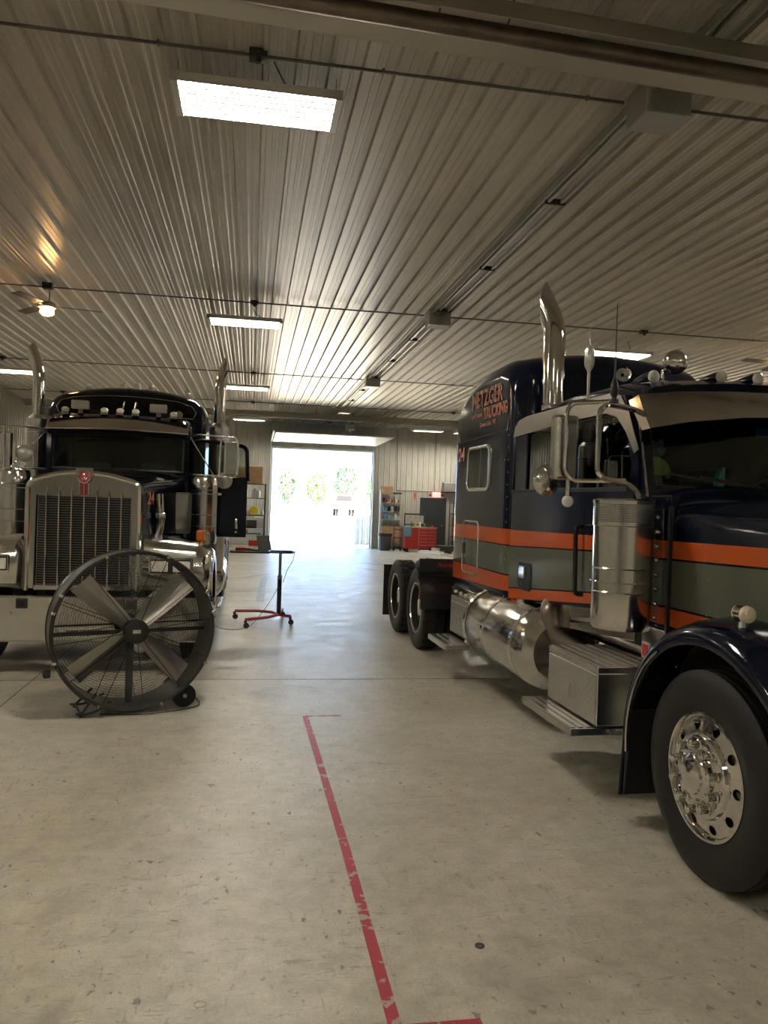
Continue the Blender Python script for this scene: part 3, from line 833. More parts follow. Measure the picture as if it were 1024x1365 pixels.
# cab ---------------------------------------------------------------
m = MB()   # rear and roof shell
def cab_ring(y, w, z0, zt, rt): return rbox_ring(-w, w, z0, zt, y, rt, .02, 7, .07)
m.rings([cab_ring(y, w, z0, zt, rt) for y, w, z0, zt, rt in ((1.22, .93, 2.50, 2.63, .10), (1.35, .955, 2.48, 2.67, .16), (1.7, .97, 2.48, 2.71, .2), (2.4, .975, 2.48, 2.73, .2), (3.02, .97, 2.48, 2.71, .2), (3.12, .95, 2.50, 2.66, .17))])
part(m, 'cab_roof', 'navy_paint', smooth=40)
m = MB(); m.box(-.93, .93, 3.06, 3.12, 1.0, 2.5, .01); part(m, 'cab_back_wall', 'navy_paint')
m = MB(); m.box(-.90, .90, 1.0, 3.06, .95, 1.10); part(m, 'cab_floor', 'void_black')
for sx in (-1, 1):
    # side filler between cab and sleeper
    m = MB(); m.box(sx*.955-.02, sx*.955+.02, 3.12, 3.46, 1.0, 2.62, .01); part(m, 'side_extender', 'navy_paint')
    # door with window opening
    x = sx*.952
    zb = lambda y: .979 + (3.47-y)*.1
    outer = [(3.47, zb(3.47)), (3.47, 1.975), (1.225, 1.975), (1.225, 1.155)]
    m = MB(); m.prism([(y, z) for y, z in outer], 'x', x-.03, x+.03, .008); dr = part(m, 'door', 'door_paint')
    fr = [[(3.47, 1.97), (3.47, 2.56), (3.40, 2.60), (1.42, 2.60), (1.16, 2.15), (1.16, 1.97)], [(3.41, 1.99), (3.41, 2.54), (1.46, 2.54), (1.24, 2.15), (1.24, 1.99)]]
    m = MB()
    m.box(x-.03, x+.03, 3.40, 3.47, 1.97, 2.60, .008); m.box(x-.03, x+.03, 1.42, 3.42, 2.53, 2.60, .008); 
    m.rings([[(x-.03, 1.16, 1.97), (x+.03, 1.16, 1.97), (x+.03, 1.25, 1.97), (x-.03, 1.25, 1.97)], [(x-.03, 1.16, 2.15), (x+.03, 1.16, 2.15), (x+.03, 1.25, 2.15), (x-.03, 1.25, 2.15)], [(x-.03, 1.37, 2.60), (x+.03, 1.37, 2.60), (x+.03, 1.47, 2.60), (x-.03, 1.47, 2.60)]])
    part(m, 'window_frame', 'navy_paint', parent=dr)
    m = MB(); m.box(x-.008, x+.008, 1.75, 1.78, 1.98, 2.55); part(m, 'window_divider', 'black_metal', parent=dr)
    m = MB(); m.prism([(3.41, 1.97), (3.41, 2.55), (1.44, 2.55), (1.22, 2.1), (1.22, 1.97)], 'x', x-.004, x+.004); part(m, 'window_glass', 'tinted_glass', parent=dr)
    m = MB(); m.box(x-sx*0-.035 if sx < 0 else x+.03-.0, x-.03 if sx < 0 else x+.037, 1.3, 3.46, 1.955, 1.985, .003); part(m, 'belt_trim', 'black_metal', parent=dr)
    # handle
    m = MB(); xo = x+sx*.034; m.prism([(3.20, 1.13), (3.20, 1.31), (3.16, 1.34), (2.92, 1.34), (2.89, 1.31), (2.89, 1.13), (2.92, 1.10), (3.16, 1.10)], 'x', xo-.006, xo+.006, .003); hd = part(m, 'door_handle', 'black_paint', parent=dr)
    m = MB(); m.box(xo+sx*.012-.008, xo+sx*.012+.008, 3.02, 3.15, 1.20, 1.31, .006); part(m, 'handle_lever', 'chrome', parent=dr)
    m = MB(); m.cyl((xo, 3.07, 1.155), (xo+sx*.02, 3.07, 1.155), .018, n=14); part(m, 'door_lock', 'chrome', parent=dr)
    # window hood ("chop") chrome
    q = [(3.44, 2.47), (3.40, 2.56), (3.30, 2.615), (3.1, 2.635), (1.55, 2.635), (1.42, 2.60), (1.30, 2.48), (1.16, 2.22), (1.21, 2.20), (1.33, 2.35), (1.46, 2.46), (1.62, 2.50), (2.2, 2.505), (3.44, 2.47)][:-1]
    m = MB(); m.prism(q, 'x', x+sx*.034-.003, x+sx*.034+.003); part(m, 'window_visor', 'brushed_aluminium')
    # grab bar
    m = MB(); m.tube(rnd([(x+sx*.02, 1.92, 1.70), (x+sx*.09, 1.92, 1.70), (x+sx*.09, 1.90, 1.20), (x+sx*.02, 1.90, 1.20)], .05), .017, 10); part(m, 'grab_bar', 'black_paint')
    # rocker and chrome strip under door
    m = MB(); m.prism([(3.44, .80), (3.44, .965), (1.80, 1.12), (1.24, 1.12), (1.24, .97), (1.8, .93)], 'x', sx*.90-.02, sx*.90+.02, .006); part(m, 'rocker_panel', 'chrome')
    # cowl panel with bullet lights
    m = MB(); m.box(sx*.93-.03, sx*.93+.03, .80, 1.215, 1.10, 1.93, .01); cw = part(m, 'cowl_panel', 'hood_paint')
    m = MB(); m.prism([(.85, 1.13), (.95, 1.13), (.95, 1.84), (.85, 1.84)], 'x', sx*.966-.006, sx*.966+.006, .002); lb = part(m, 'light_bar', 'hood_paint')
    for k in range(8):
        m = MB(); m.lathe([(.017, 0), (.017, .014), (.011, .028), (.001, .034)], (sx*.972, .90, 1.175+.088*k), (sx, 0, 0), 12); part(m, 'bullet_light', 'chrome', parent=lb)
    # A pillar
    m = MB(); m.rings([[(sx*.93-.035, y-.03, z), (sx*.93+.035, y-.03, z), (sx*.93+.035, y+.05, z), (sx*.93-.035, y+.05, z)] for y, z in ((1.10, 1.90), (1.27, 2.56))]); part(m, 'a_pillar', 'navy_paint')
    m = MB(); m.tube([(sx*.965, 1.06, 1.92), (sx*.965, 1.20, 2.42)], .009, 6); part(m, 'pillar_trim', 'chrome')

# windshield: two flat panes meeting in a shallow V
for sx in (-1, 1):
    a0, a1 = Vector((sx*.90, 1.13, 1.98)), Vector((sx*.03, .98, 1.95))
    b0, b1 = Vector((sx*.88, 1.27, 2.50)), Vector((sx*.03, 1.12, 2.54))
    m = MB(); m.sheet([[a0, a1], [b0, b1]], .005); part(m, 'windshield_pane', 'windshield_glass')
    m = MB(); m.tube([a0, a1], .022, 8); m.tube([b0, b1], .022, 8); m.tube([a0, b0], .02, 8); part(m, 'windshield_gasket', 'black_metal')
m = MB(); m.tube([(0, .97, 1.93), (0, 1.11, 2.56)], .03, 8); part(m, 'windshield_post', 'navy_paint')
m = MB()   # cowl deck
rows = []
for y, z in ((.72, 1.80), (.80, 1.86), (.95, 1.935), (1.16, 1.955)):
    rows.append([(x, y, z + .03*(1-(x/.93)**2) - .05*abs(x/.93)**6) for x in [-.93+.1163*k for k in range(17)]])
m.sheet(rows, -.03); part(m, 'cowl_deck', 'navy_paint')
for sx in (-1, 1):
    m = MB(); m.tube(rnd([(sx*.15, 1.0, 1.955), (sx*.15, .985, 1.985), (sx*.62, 1.03, 2.06)], .02), .007, 6); m.tube([(sx*.35, 1.0, 2.01), (sx*.83, 1.06, 2.07)], .008, 6); part(m, 'wiper', 'black_metal')

# drop visor
for sx in (-1, 1):
    top = [(sx*.98, 1.20, 2.575), (sx*.75, 1.13, 2.60), (sx*.4, 1.09, 2.615), (0, 1.07, 2.62)]
    bot = [(sx*.985, 1.03, 2.345), (sx*.75, .96, 2.39), (sx*.4, .93, 2.43), (0, .92, 2.45)]
    m = MB(); m.sheet([top, [tuple((Vector(a)+Vector(b))/2 + Vector((0, -.008, 0))) for a, b in zip(top, bot)], bot], .004)
    vv = part(m, 'sun_visor', 'worn_chrome', 'polished drop visor over the windshield', smooth=60)
    m = MB(); m.sheet([[(sx*.98, 1.20, 2.575), (sx*.99, 1.30, 2.55)], [(sx*.985, 1.03, 2.345), (sx*.99, 1.12, 2.34)]], .004); part(m, 'visor_end', 'chrome', parent=vv)

# roof lights: five torpedo marker lights, a horn and a round spot lamp
for x in (-.80, -.30, -.02, .28, .78):
    z = 2.70 + .05*(1-(x/.95)**2)
    m = MB(); m.lathe([(.002, .30), (.018, .24), (.033, .15), (.040, .05), (.040, 0)], (x, 1.33, z+.012), (0, 1, 0), 16); tl = part(m, 'roof_light', 'navy_paint')
    m = MB(); m.sphere((x, 1.33, z+.012), .042, (1, .55, 1), 16, 10); part(m, 'lens', 'lamp_lens', parent=tl)
    m = MB(); m.box(x-.02, x+.02, 1.34, 1.48, z-.05, z-.01, .005); part(m, 'foot', 'chrome', parent=tl)
m = MB(); m.sphere((-.59, 1.42, 2.85), .085, (1, .8, 1), 24, 16); sp = part(m, 'spot_lamp', 'chrome', 'round polished spot lamp on the cab roof')
m = MB(); m.cyl((-.66, 1.46, 2.72), (-.66, 1.46, 2.80), .012); m.cyl((-.66, 1.46, 2.79), (-.58, 1.45, 2.84), .012); m.box(-.69, -.63, 1.43, 1.49, 2.705, 2.725, .004); part(m, 'bracket', 'chrome', parent=sp)
m = MB(); m.lathe([(.052, 0), (.035, .03), (.016, .08), (.012, .34), (.02, .36)], (-.93, 1.50, 2.76), (.35, .93, .06), 18, caps=False); m.lathe([(.052, 0), (.047, .004), (.01, .05)], (-.93, 1.50, 2.76), (.35, .93, .06), 18, caps=False)
part(m, 'air_horn', 'chrome')

# hood --------------------------------------------------------------
def hood_ring(y, w, zs, zc, z0):
    o = [(-w, y, z0), (-w, y, zs-.10)]
    for k in range(1, 6):
        a = math.radians(90*k/5); o.append((-w+.07*(1-math.cos(a)), y, zs-.10+.10*math.sin(a)))
    for k in range(1, 12):
        t = -1 + 2*k/12; x = (w-.07)*t; o.append((x, y, zs + (zc-zs)*(1-t*t)**.8))
    for k in range(5, 0, -1):
        a = math.radians(90*k/5); o.append((w-.07*(1-math.cos(a)), y, zs-.10+.10*math.sin(a)))
    o += [(w, y, zs-.10), (w, y, z0)]
    return o
m = MB(); m.rings([hood_ring(y, w, zs, zc, z0) for y, w, zs, zc, z0 in ((.775, .955, 1.845, 1.93, 1.08), (.3, .95, 1.825, 1.92, 1.12), (-.3, .93, 1.795, 1.90, 1.12), (-.9, .82, 1.76, 1.86, 1.0), (-1.05, .72, 1.75, 1.84, .95))])
HD = part(m, 'hood', 'hood_paint', smooth=40)
for sx in (-1, 1):
    m = MB(); m.box(sx*.962-.012, sx*.962+.012, .779, .80, 1.10, 1.86); part(m, 'hood_seam', 'black_metal')
    m = MB()
    for k in range(5): m.sphere((sx*.951, .42, 1.16+.10*k), .006, n=6, m=4)
    part(m, 'rivet_line', 'chrome', parent=HD)
m = MB(); m.box(-.62, .62, -1.14, -1.06, .80, 1.78, .03); g = part(m, 'grille', 'black_metal')
for k in range(11):
    m = MB(); m.box(-.56+.112*k-.012, -.56+.112*k+.012, -1.155, -1.14, .84, 1.74, .004); part(m, 'grille_bar', 'chrome', parent=g)
m = MB(); m.tube(rnd([(-.64, -1.1, .80), (-.64, -1.1, 1.80), (.64, -1.1, 1.80), (.64, -1.1, .80)], .08), .035, 10); part(m, 'grille_surround', 'chrome')
m = MB(); m.box(-1.22, 1.22, -1.38, -1.30, .32, .78, .02); m.box(-.5, -.4, -1.31, -.7, .5, .7); m.box(.4, .5, -1.31, -.7, .5, .7); part(m, 'bumper', 'chrome')

# front fenders
for sx in (-1, 1):
    cy, cz = .03, .52
    prof = [(1.235, .655), (1.243, .69), (1.232, .725), (1.19, .755), (1.10, .785), (.98, .80), (.90, .79)]   # (x, radius)
    rows = []
    path = []
    for a in range(-8, 176, 8):
        path.append(math.radians(a))
    for a in path:
        c, s = math.cos(a), math.sin(a)
        row = []
        for x, r in prof:
            k = 1.0
            y = cy + r*c*1.03
            z = cz + r*s*(.985)
            if math.degrees(a) > 120: z += (math.degrees(a)-120)/60*.05
            row.append((sx*x, y, z))
        rows.append(row)
    rows = [[(p[0], p[1]+.03, p[2]-.26) for p in rows[0]]] + rows
    m = MB(); m.sheet(rows, .006*sx if sx < 0 else -.006); fd = part(m, 'front_fender', 'navy_paint', smooth=60)
    m = MB(); m.box(sx*.86-.012, sx*.86+.012, -.72, .75, .70, 1.22); part(m, 'inner_wing', 'void_black')
    m = MB(); m.tube([(sx*1.243, cy+.672*math.cos(a)*1.03, cz+.672*math.sin(a)*.985) for a in path[:9]], .006, 6); part(m, 'fender_lip', 'chrome', parent=fd)
    # mud flap behind the wheel
    m = MB(); rows = [[(sx*x, .735+.02*t*t, .66-.50*t) for x in (.90, 1.0, 1.1, 1.2, 1.243+.012*t)] for t in (0, .25, .5, .75, 1)]
    m.sheet(rows, .01); part(m, 'mud_flap', 'black_rubber_flap')
    # turn signal on the fender
    m = MB(); m.cyl((sx*1.09, -.08, 1.27), (sx*1.09, -.08, 1.32), .026, .018, 12); m.lathe([(.043, 0), (.043, .05)], (sx*1.09, -.055, 1.345), (0, -1, 0), 18); ts = part(m, 'turn_signal', 'chrome')
    m = MB(); m.lathe([(.043, 0), (.04, .018), (.024, .032), (.001, .036)], (sx*1.09, -.105, 1.345), (0, -1, 0), 18); part(m, 'lens', 'clear_lens', parent=ts)
    m = MB(); m.lathe([(.042, 0), (.038, .016), (.001, .028)], (sx*1.09, -.055, 1.345), (0, 1, 0), 18); part(m, 'rear_lens', 'clear_lens', parent=ts)
    # headlamp pod
    m = MB(); m.box(sx*.99-.19, sx*.99+.19, -.95, -.72, 1.0, 1.22, .05); m.cyl((sx*.75, -.85, 1.05), (sx*.85, -.85, 1.1), .03); part(m, 'headlamp', 'chrome')

# air cleaners
for sx in (-1, 1):
    c = (sx*1.205, .905)
    m = MB(); m.lathe([(.10, 1.105), (.165, 1.115), (.178, 1.14), (.178, 1.335), (.182, 1.34), (.178, 1.345), (.178, 1.475), (.182, 1.48), (.178, 1.485), (.178, 1.73), (.184, 1.735), (.184, 1.755)], (c[0], c[1], 0), n=48)
    ac = part(m, 'air_cleaner', 'worn_chrome', 'polished cylindrical air cleaner beside the cowl')
    m = MB(); m.lathe([(.183, 1.755), (.183, 1.865)], n=48, caps=False); part(m, 'intake_screen', 'perforated_steel', parent=ac).location = (c[0], c[1], 0)
    m = MB(); m.lathe([(.186, 1.865), (.188, 1.885), (.17, 1.895), (.05, 1.90)], (c[0], c[1], 0), n=48); part(m, 'lid', 'chrome', parent=ac)
    m = MB(); m.box(sx*.985-.01, sx*.985+.01, .965, 1.0, 1.12, 1.83, .003); part(m, 'cleaner_bracket', 'black_metal')
    m = MB(); m.tube([(c[0]-sx*.0+.187*math.cos(t), c[1]+.187*math.sin(t), 1.40) for t in [2*PI*k/32 for k in range(32)]], .004, 5, loop=True); m.box(c[0]-.24*1 if sx < 0 else c[0]+.0, c[0] if sx < 0 else c[0]+.24, 1.08, 1.10, 1.12, 1.15); part(m, 'clamp_band', 'chrome', parent=ac)

# exhaust stack behind the cab
for sx in (-1,):
    m = MB()
    pts = rnd([(sx*.69, 3.27, 1.2), (sx*.69, 3.27, 3.50), (sx*.94, 3.52, 4.2)], .14, 8)
    m.tube(pts, .100, 32, caps=False); m.tube(pts, .094, 32, caps=False)
    slash_cut(m, (sx*.69+sx*.09, 3.27+.09, 3.5), (sx, 1, .12))
    stk = part(m, 'exhaust_stack', 'chrome', 'tall chrome exhaust stack with a bent tip')
    m = MB(); m.lathe([(.104, 2.70), (.112, 2.71), (.112, 2.76), (.104, 2.77)], (sx*.69, 3.27, 0), n=28); m.box(*sorted((sx*.59, sx*.50)), 3.23, 3.31, 2.70, 2.74); part(m, 'stack_clamp', 'chrome', parent=stk)

# mirrors
for sx in (-1, 1):
    m = MB(); m.tube(rnd([(sx*.97, 1.12, 2.44), (sx*1.12, 1.0, 2.455), (sx*1.30, 1.0, 2.475), (sx*1.345, 1.0, 2.43), (sx*1.345, 1.0, 2.06), (sx*1.30, 1.0, 2.02), (sx*1.12, 1.0, 1.99), (sx*1.06, 1.0, 1.93), (sx*1.02, 1.02, 1.85)], .05), .017, 10); mb = part(m, 'mirror_arm', 'chrome')
    m = MB(); m.tube(rnd([(sx*1.17, 1.10, 2.515), (sx*1.36, 1.35, 2.52), (sx*1.40, 1.35, 2.47), (sx*1.40, 1.35, 2.07), (sx*1.345, 1.35, 2.012), (sx*1.2, 1.15, 2.012), (sx*1.15, 1.02, 2.012)], .05), .014, 10); part(m, 'mirror_loop', 'chrome', parent=mb)
    M = T_(sx*1.375, 1.43, 2.23) @ R_('Z', -8*sx)
    m = MB(); m.box(-.085, .085, -.045, .04, -.215, .215, .02, 3, M); mr = part(m, 'side_mirror', 'worn_chrome')
    m = MB(); m.box(-.078, .078, .040, .044, -.205, .205, 0, 2, M); part(m, 'mirror_glass', 'chrome', parent=mr)
    m = MB(); m.lathe([(.001, -.03), (.06, -.022), (.098, -.004), (.104, .006), (.098, .01)], (sx*1.46, 1.50, 2.01), (sx*.15, 1, 0), 30); cm = part(m, 'round_mirror', 'worn_chrome')
    m = MB(); m.cyl((sx*1.36, 1.38, 1.90), (sx*1.36, 1.38, 2.02), .016); part(m, 'signal_arm', 'worn_chrome', parent=mb)
    m = MB(); m.sphere((sx*1.36, 1.38, 1.875), .040, (1, .7, 1)); part(m, 'signal_lamp', 'lamp_lens', parent=mb)
m = MB(); m.cyl((-1.27, 1.32, 2.51), (-1.27, 1.32, 2.72), .010); m.lathe([(.008, 2.72), (.03, 2.76), (.034, 2.78), (.034, 2.86), (.02, 2.885), (.005, 2.90), (.003, 3.02)], (-1.27, 1.32, 0), n=8)
part(m, 'radio_antenna', 'satin_steel')
m = MB(); m.lathe([(.03, 2.47), (.03, 2.50), (.014, 2.52), (.025, 2.54), (.022, 2.60), (.006, 2.65), (.002, 3.1)], (-1.24, 1.02, 0), n=10); part(m, 'radio_antenna', 'black_metal')

# fuel tanks, steps and boxes along the frame
for sx in (-1, 1):
    m = MB(); pr = [(.02, 2.42), (.24, 2.44), (.32, 2.49), (.345, 2.56), (.345, 4.05), (.32, 4.12), (.24, 4.17), (.02, 4.19)]
    m.lathe([(r, y) for r, y in pr], (sx*.885, 0, .66), (0, 1, 0), 48); tk = part(m, 'fuel_tank', 'worn_chrome', 'polished cylindrical fuel tank', smooth=25)
    for y in (2.72, 3.45, 4.0):
        m = MB(); m.lathe([(.346, y-.03), (.352, y-.028), (.352, y+.028), (.346, y+.03)], (sx*.885, 0, .66), (0, 1, 0), 48, caps=False); part(m, 'tank_strap', 'chrome' , parent=tk)
    m = MB(); m.cyl((sx*.97, 3.1, .97), (sx*.98, 3.1, 1.02), .05, n=16); part(m, 'filler_cap', 'chrome', parent=tk)
    # tool box with step
    x0, x1 = sorted((sx*1.2, sx*.72))
    m = MB(); m.box(x0, x1, 1.18, 1.95, .435, .775, .006); tb = part(m, 'tool_box', 'brushed_aluminium', 'aluminium tool box with a tread plate door')
    m = MB(); m.box(x0-.004, x1+.004, 1.175, 1.955, .775, .82, .006); part(m, 'lid', 'brushed_aluminium', parent=tb)
    m = MB()
    for k in range(7): m.box(*sorted((sx*(1.185-.07*k), sx*(1.155-.07*k))), 1.18, 1.95, .82, .825, .002)
    part(m, 'tread_strip', 'brushed_aluminium', parent=tb)
    xo = sx*1.203
    m = MB(); m.box(xo-.005, xo+.005, 1.19, 1.94, .445, .765, .003); part(m, 'box_door', 'diamond_plate', parent=tb)
    m = MB(); m.prism(rr2 if False else [(1.52, .52), (1.58, .52), (1.58, .60), (1.565, .63), (1.535, .63), (1.52, .60)], 'x', xo-.012, xo+.012, .003); m.box(xo-.018, xo+.018, 1.53, 1.57, .545, .585, .004); part(m, 'latch', 'satin_steel', parent=tb)
    a0, a1 = sorted((sx*1.375, sx*.94))
    m = MB(); m.box(a0, a1, 1.18, 2.02, .375, .425, .006); sp = part(m, 'step', 'brushed_aluminium', 'aluminium tread step under the tool box')
    m = MB()
    for k in range(3): m.box(*sorted((sx*(1.365-.055*k), sx*(1.33-.055*k))), 1.20, 2.0, .425, .431, .002)
    part(m, 'tread_strip', 'brushed_aluminium', parent=sp)
    m = MB()
    for x in (1.05, 1.11): m.cyl((sx*x, 1.178, .40), (sx*x, 1.165, .40), .013, n=10)
    part(m, 'bolt', 'satin_steel', parent=sp)
    m = MB(); m.box(*sorted((sx*.47, sx*.95)), 1.3, 1.36, .38, .44); m.box(*sorted((sx*.47, sx*.95)), 1.8, 1.86, .38, .44); part(m, 'step_bracket', 'black_metal')
    # rear box and step
    x0, x1 = sorted((sx*1.12, sx*.55))
    m = MB(); m.box(x0, x1, 4.25, 4.86, .44, .84, .006); tb = part(m, 'battery_box', 'brushed_aluminium', 'aluminium box behind the fuel tank')
    m = MB(); m.box(sx*1.124-.004, sx*1.124+.004, 4.27, 4.84, .46, .78, .003); part(m, 'box_door', 'diamond_plate', parent=tb)
    m = MB(); m.box(sx*1.13-.008, sx*1.13+.008, 4.52, 4.57, .56, .65, .003); part(m, 'latch', 'satin_steel', parent=tb)
    a0, a1 = sorted((sx*1.36, sx*1.10))
    m = MB(); m.box(a0, a1, 4.20, 4.90, .345, .40, .006); sp = part(m, 'step', 'brushed_aluminium', 'aluminium tread step behind the fuel tank')
    m = MB()
    for k in range(3): m.box(*sorted((sx*(1.35-.08*k), sx*(1.30-.08*k))), 4.22, 4.88, .40, .406, .002)
    part(m, 'tread_strip', 'brushed_aluminium', parent=sp)
    # horizontal air tank and exhaust elbow under the cab
    m = MB(); m.lathe([(.02, 1.0), (.10, 1.02), (.13, 1.08), (.13, 2.25), (.10, 2.31), (.02, 2.33)], (sx*.74, 0, .98), (0, 1, 0), 28); part(m, 'air_tank', 'worn_chrome')
    m = MB(); m.tube(rnd([(sx*.62, 2.95, 1.1), (sx*.98, 2.52, 1.02), (sx*.96, 2.48, .80), (sx*.70, 2.20, .66)], .2, 8), .075, 18); part(m, 'exhaust_elbow', 'pipe_brown')
    # bracket plate with a red sticker
    m = MB(); m.prism([(1.12, .86), (1.12, 1.10), (.72, 1.10), (.72, .92), (.85, .80)], 'x', sx*.93-.008, sx*.93+.008, .003); bp = part(m, 'bracket_plate', 'chrome')
    if sx < 0:
        m = MB(); m.box(-.944, -.938, 1.02, 1.10, .90, 1.0); part(m, 'sticker', 'plate_white', 'red and white sticker', parent=bp)
        m = MB(); m.box(-.947, -.944, 1.03, 1.09, .912, .988); part(m, 'sticker_print', 'red_plastic', parent=bp)
    # quarter fender ahead of the drive wheels
    rows = []
    for a in range(35, 84, 6):
        aa = math.radians(a); rows.append([(sx*x, 6.20-.60*math.sin(aa)*1.02 - (0), .51+.66*math.cos(aa)) for x in (1.285, 1.15, 1.0, .85, .62)])
    rows.append([(sx*x, 5.585, .57) for x in (1.285, 1.15, 1.0, .85, .62)])
    m = MB(); m.sheet(rows, .008); qf = part(m, 'quarter_fender', 'black_paint', smooth=60)
    m = MB(); m.box(*sorted((sx*1.285, sx*.62)), 5.70, 5.72, 1.02, 1.17, .004); fl = part(m, 'fender_top_flap', 'black_rubber_flap')
    m = MB(); m.tube([(p[0][0], p[0][1]-.004, p[0][2]) for p in rows], .008, 6); part(m, 'edge_trim', 'chrome', parent=qf)
    if sx < 0: text('lettering', 'Peterbilt', MT['red_plastic'], fl, (-1.06, 5.698, 1.07), (1, 0, 0), UP, .22, .05, .002, skew=.3)
    m = MB(); m.box(*sorted((sx*1.24, sx*.64)), 8.10, 8.12, .14, .86); m.box(*sorted((sx*1.24, sx*.47)), 8.10, 8.13, .86, .90); part(m, 'mud_flap', 'black_rubber_flap')
    m = MB(); m.cyl((sx*.49, 7.9, .62), (sx*.49, 7.9, .50), .02); 
    m.bm.free()
# fifth wheel and deck plate
m = MB(); m.prism([(-.45, 6.2), (.45, 6.2), (.48, 6.9), (.25, 7.4), (-.25, 7.4), (-.48, 6.9)], 'z', 1.06, 1.12, .01); m.box(-.4, .4, 6.5, 6.9, .95, 1.07); part(m, 'fifth_wheel', 'dark_iron')
m = MB(); m.box(-.40, .40, 5.3, 6.0, .985, 1.0); part(m, 'deck_plate', 'diamond_plate')
for s in (-1, 1):
    m = MB(); m.lathe([(.05, 0), (.05, .03), (.02, .05)], (s*.55, 8.62, .84), (0, 1, 0), 16); m.box(*sorted((s*.47, s*.62)), 8.58, 8.62, .78, .9); part(m, 'tail_lamp', 'red_plastic')
# interior seen through the glass
for sx in (-1, 1):
    m = MB(); m.box(sx*.45-.24, sx*.45+.24, 2.05, 2.55, 1.35, 1.55, .06); m.box(sx*.45-.24, sx*.45+.24, 2.5, 2.66, 1.5, 2.2, .06); part(m, 'seat', 'seat_grey')
m = MB(); m.box(-.88, .88, 1.15, 1.55, 1.60, 1.93, .05); part(m, 'dashboard', 'void_black')
m = MB(); m.tube([(.45+.22*math.cos(t), 1.68+.10*math.sin(t), 1.90+.19*math.sin(t)) for t in [2*PI*k/28 for k in range(28)]], .014, 8, loop=True); m.cyl((.45, 1.5, 1.8), (.45, 1.68, 1.90), .03); part(m, 'steering_wheel', 'black_metal')

def wpt(p):  # truck local point to world
    a = math.radians(1.45); return (3.45 + p[0]*math.cos(a) - p[1]*math.sin(a), 3.53 + p[0]*math.sin(a) + p[1]*math.cos(a), p[2])
# things inside the cab, each of its own
t = thing('plush_toy', 'green plush bear in a pale yellow-green shirt standing behind the right truck windshield', 'plush toy', wpt((-.715, 1.42, 1.935)), math.radians(12))
m = MB()
m.sphere((0, 0, .17), .055, (1, .85, 1.25)); m.sphere((0, 0, .12), .052, (1, .85, .9)); m.sphere((0, -.005, .315), .062, (1.05, .9, .9)); m.sphere((0, 0, .25), .03)
for s in (-1, 1):
    m.sphere((s*.045, 0, .365), .022, (1, .6, 1)); m.tube([(s*.028, 0, .12), (s*.036, -.01, .06), (s*.04, -.015, .03)], .028, 10); m.sphere((s*.04, -.03, .025), .028, (1, 1.3, .85))
m.sphere((0, -.055, .30), .028, (1.1, .8, .8))
m.build('body', MT['plush_green'], t)
m = MB(); m.lathe([(.058, .14), (.062, .17), (.060, .21), (.045, .245), (.03, .26)], n=18)
for s in (-1, 1): m.tube([(s*.045, 0, .235), (s*.085, -.005, .195), (s*.10, -.01, .155)], .024, 10, rr=[.026, .027, .024])
m.build('shirt', MT['plush_shirt'], t)
for s in (-1, 1):
    m = MB(); m.sphere((s*.103, -.012, .14), .022); m.build('hand', MT['plush_green'], t)
    m = MB(); m.sphere((s*.022, -.054, .335), .007, n=8, m=6); m.build('eye', MT['void_black'], t)
t = thing('desk_fan', 'small dashboard fan with teal half and clear cover behind the right truck windshield', 'fan', wpt((-.22, 1.36, 1.935)))
m = MB(); m.lathe([(.04, 0), (.035, .015), (.008, .02), (.008, .05)], n=16); m.build('base', MT['grey_plastic'], t)
m = MB(); m.prism([(.10*math.cos(a)*.5-.02, .11+.10*math.sin(a)) for a in [math.radians(90+15*k) for k in range(13)]], 'y', -.03, .03, .005); m.build('housing', MT['teal_plastic'], t)
m = MB(); m.prism([(.11*math.cos(a)*.85-.02, .11+.10*math.sin(a)) for a in [math.radians(-90+15*k) for k in range(13)]], 'y', -.025, .025, .005); m.build('cover', MT['clear_plastic'], t)
m = MB(); m.tube(rnd([(-.12, 0, 0), (-.07, 0, .012), (.02, 0, .0), (.07, .02, .07)], .05), .014, 8); m.bm.verts.ensure_lookup_table()
tag(m.build('toy_snake', MT['orange_paint'], loc=wpt((-.04, 1.32, 1.95))), 'bright red-orange curved trinket on the right truck dashboard', 'trinket')
tag(MB().box(-.045, .045, -.01, .01, -.028, .028, .006).build('transponder', MT['blue_case'], loc=wpt((-.085, 1.175, 2.375))), 'small blue transponder box stuck high behind the right truck windshield', 'transponder')
# ================================================================== LEFT TRUCK
K = thing('semi_truck', 'dark semi truck facing the camera with tall barred grille and open driver door', 'truck', (-1.68, 8.4, 0))
def kp(m, name, mt, label=None, parent=None, smooth=35): return m.build(name, MT[mt], parent or K, label, smooth)
for sx in (-1, 1):
    steer_wheel(K, (sx*1.09, .66, .52), sx)
    drive_wheel(K, (sx*1.10, 6.0, .51), sx); drive_wheel(K, (sx*1.10, 7.3, .51), sx)
m = MB()
for s in (-1, 1): m.box(s*.43-.045, s*.43+.045, .12, 8.2, .72, .98, .01)
for y in (1.4, 3.2, 5.0, 6.6, 8.1): m.box(-.39, .39, y-.05, y+.05, .76, .94)
kp(m, 'frame_rail', 'black_metal')
m = MB()
for y in (.66, 6.0, 7.3): m.cyl((-1.0, y, .5), (1.0, y, .5), .07, n=12)
kp(m, 'axle', 'black_metal')
m = MB(); m.box(-.42, .42, .12, 1.7, .5, 1.5, .05); kp(m, 'engine', 'void_black')
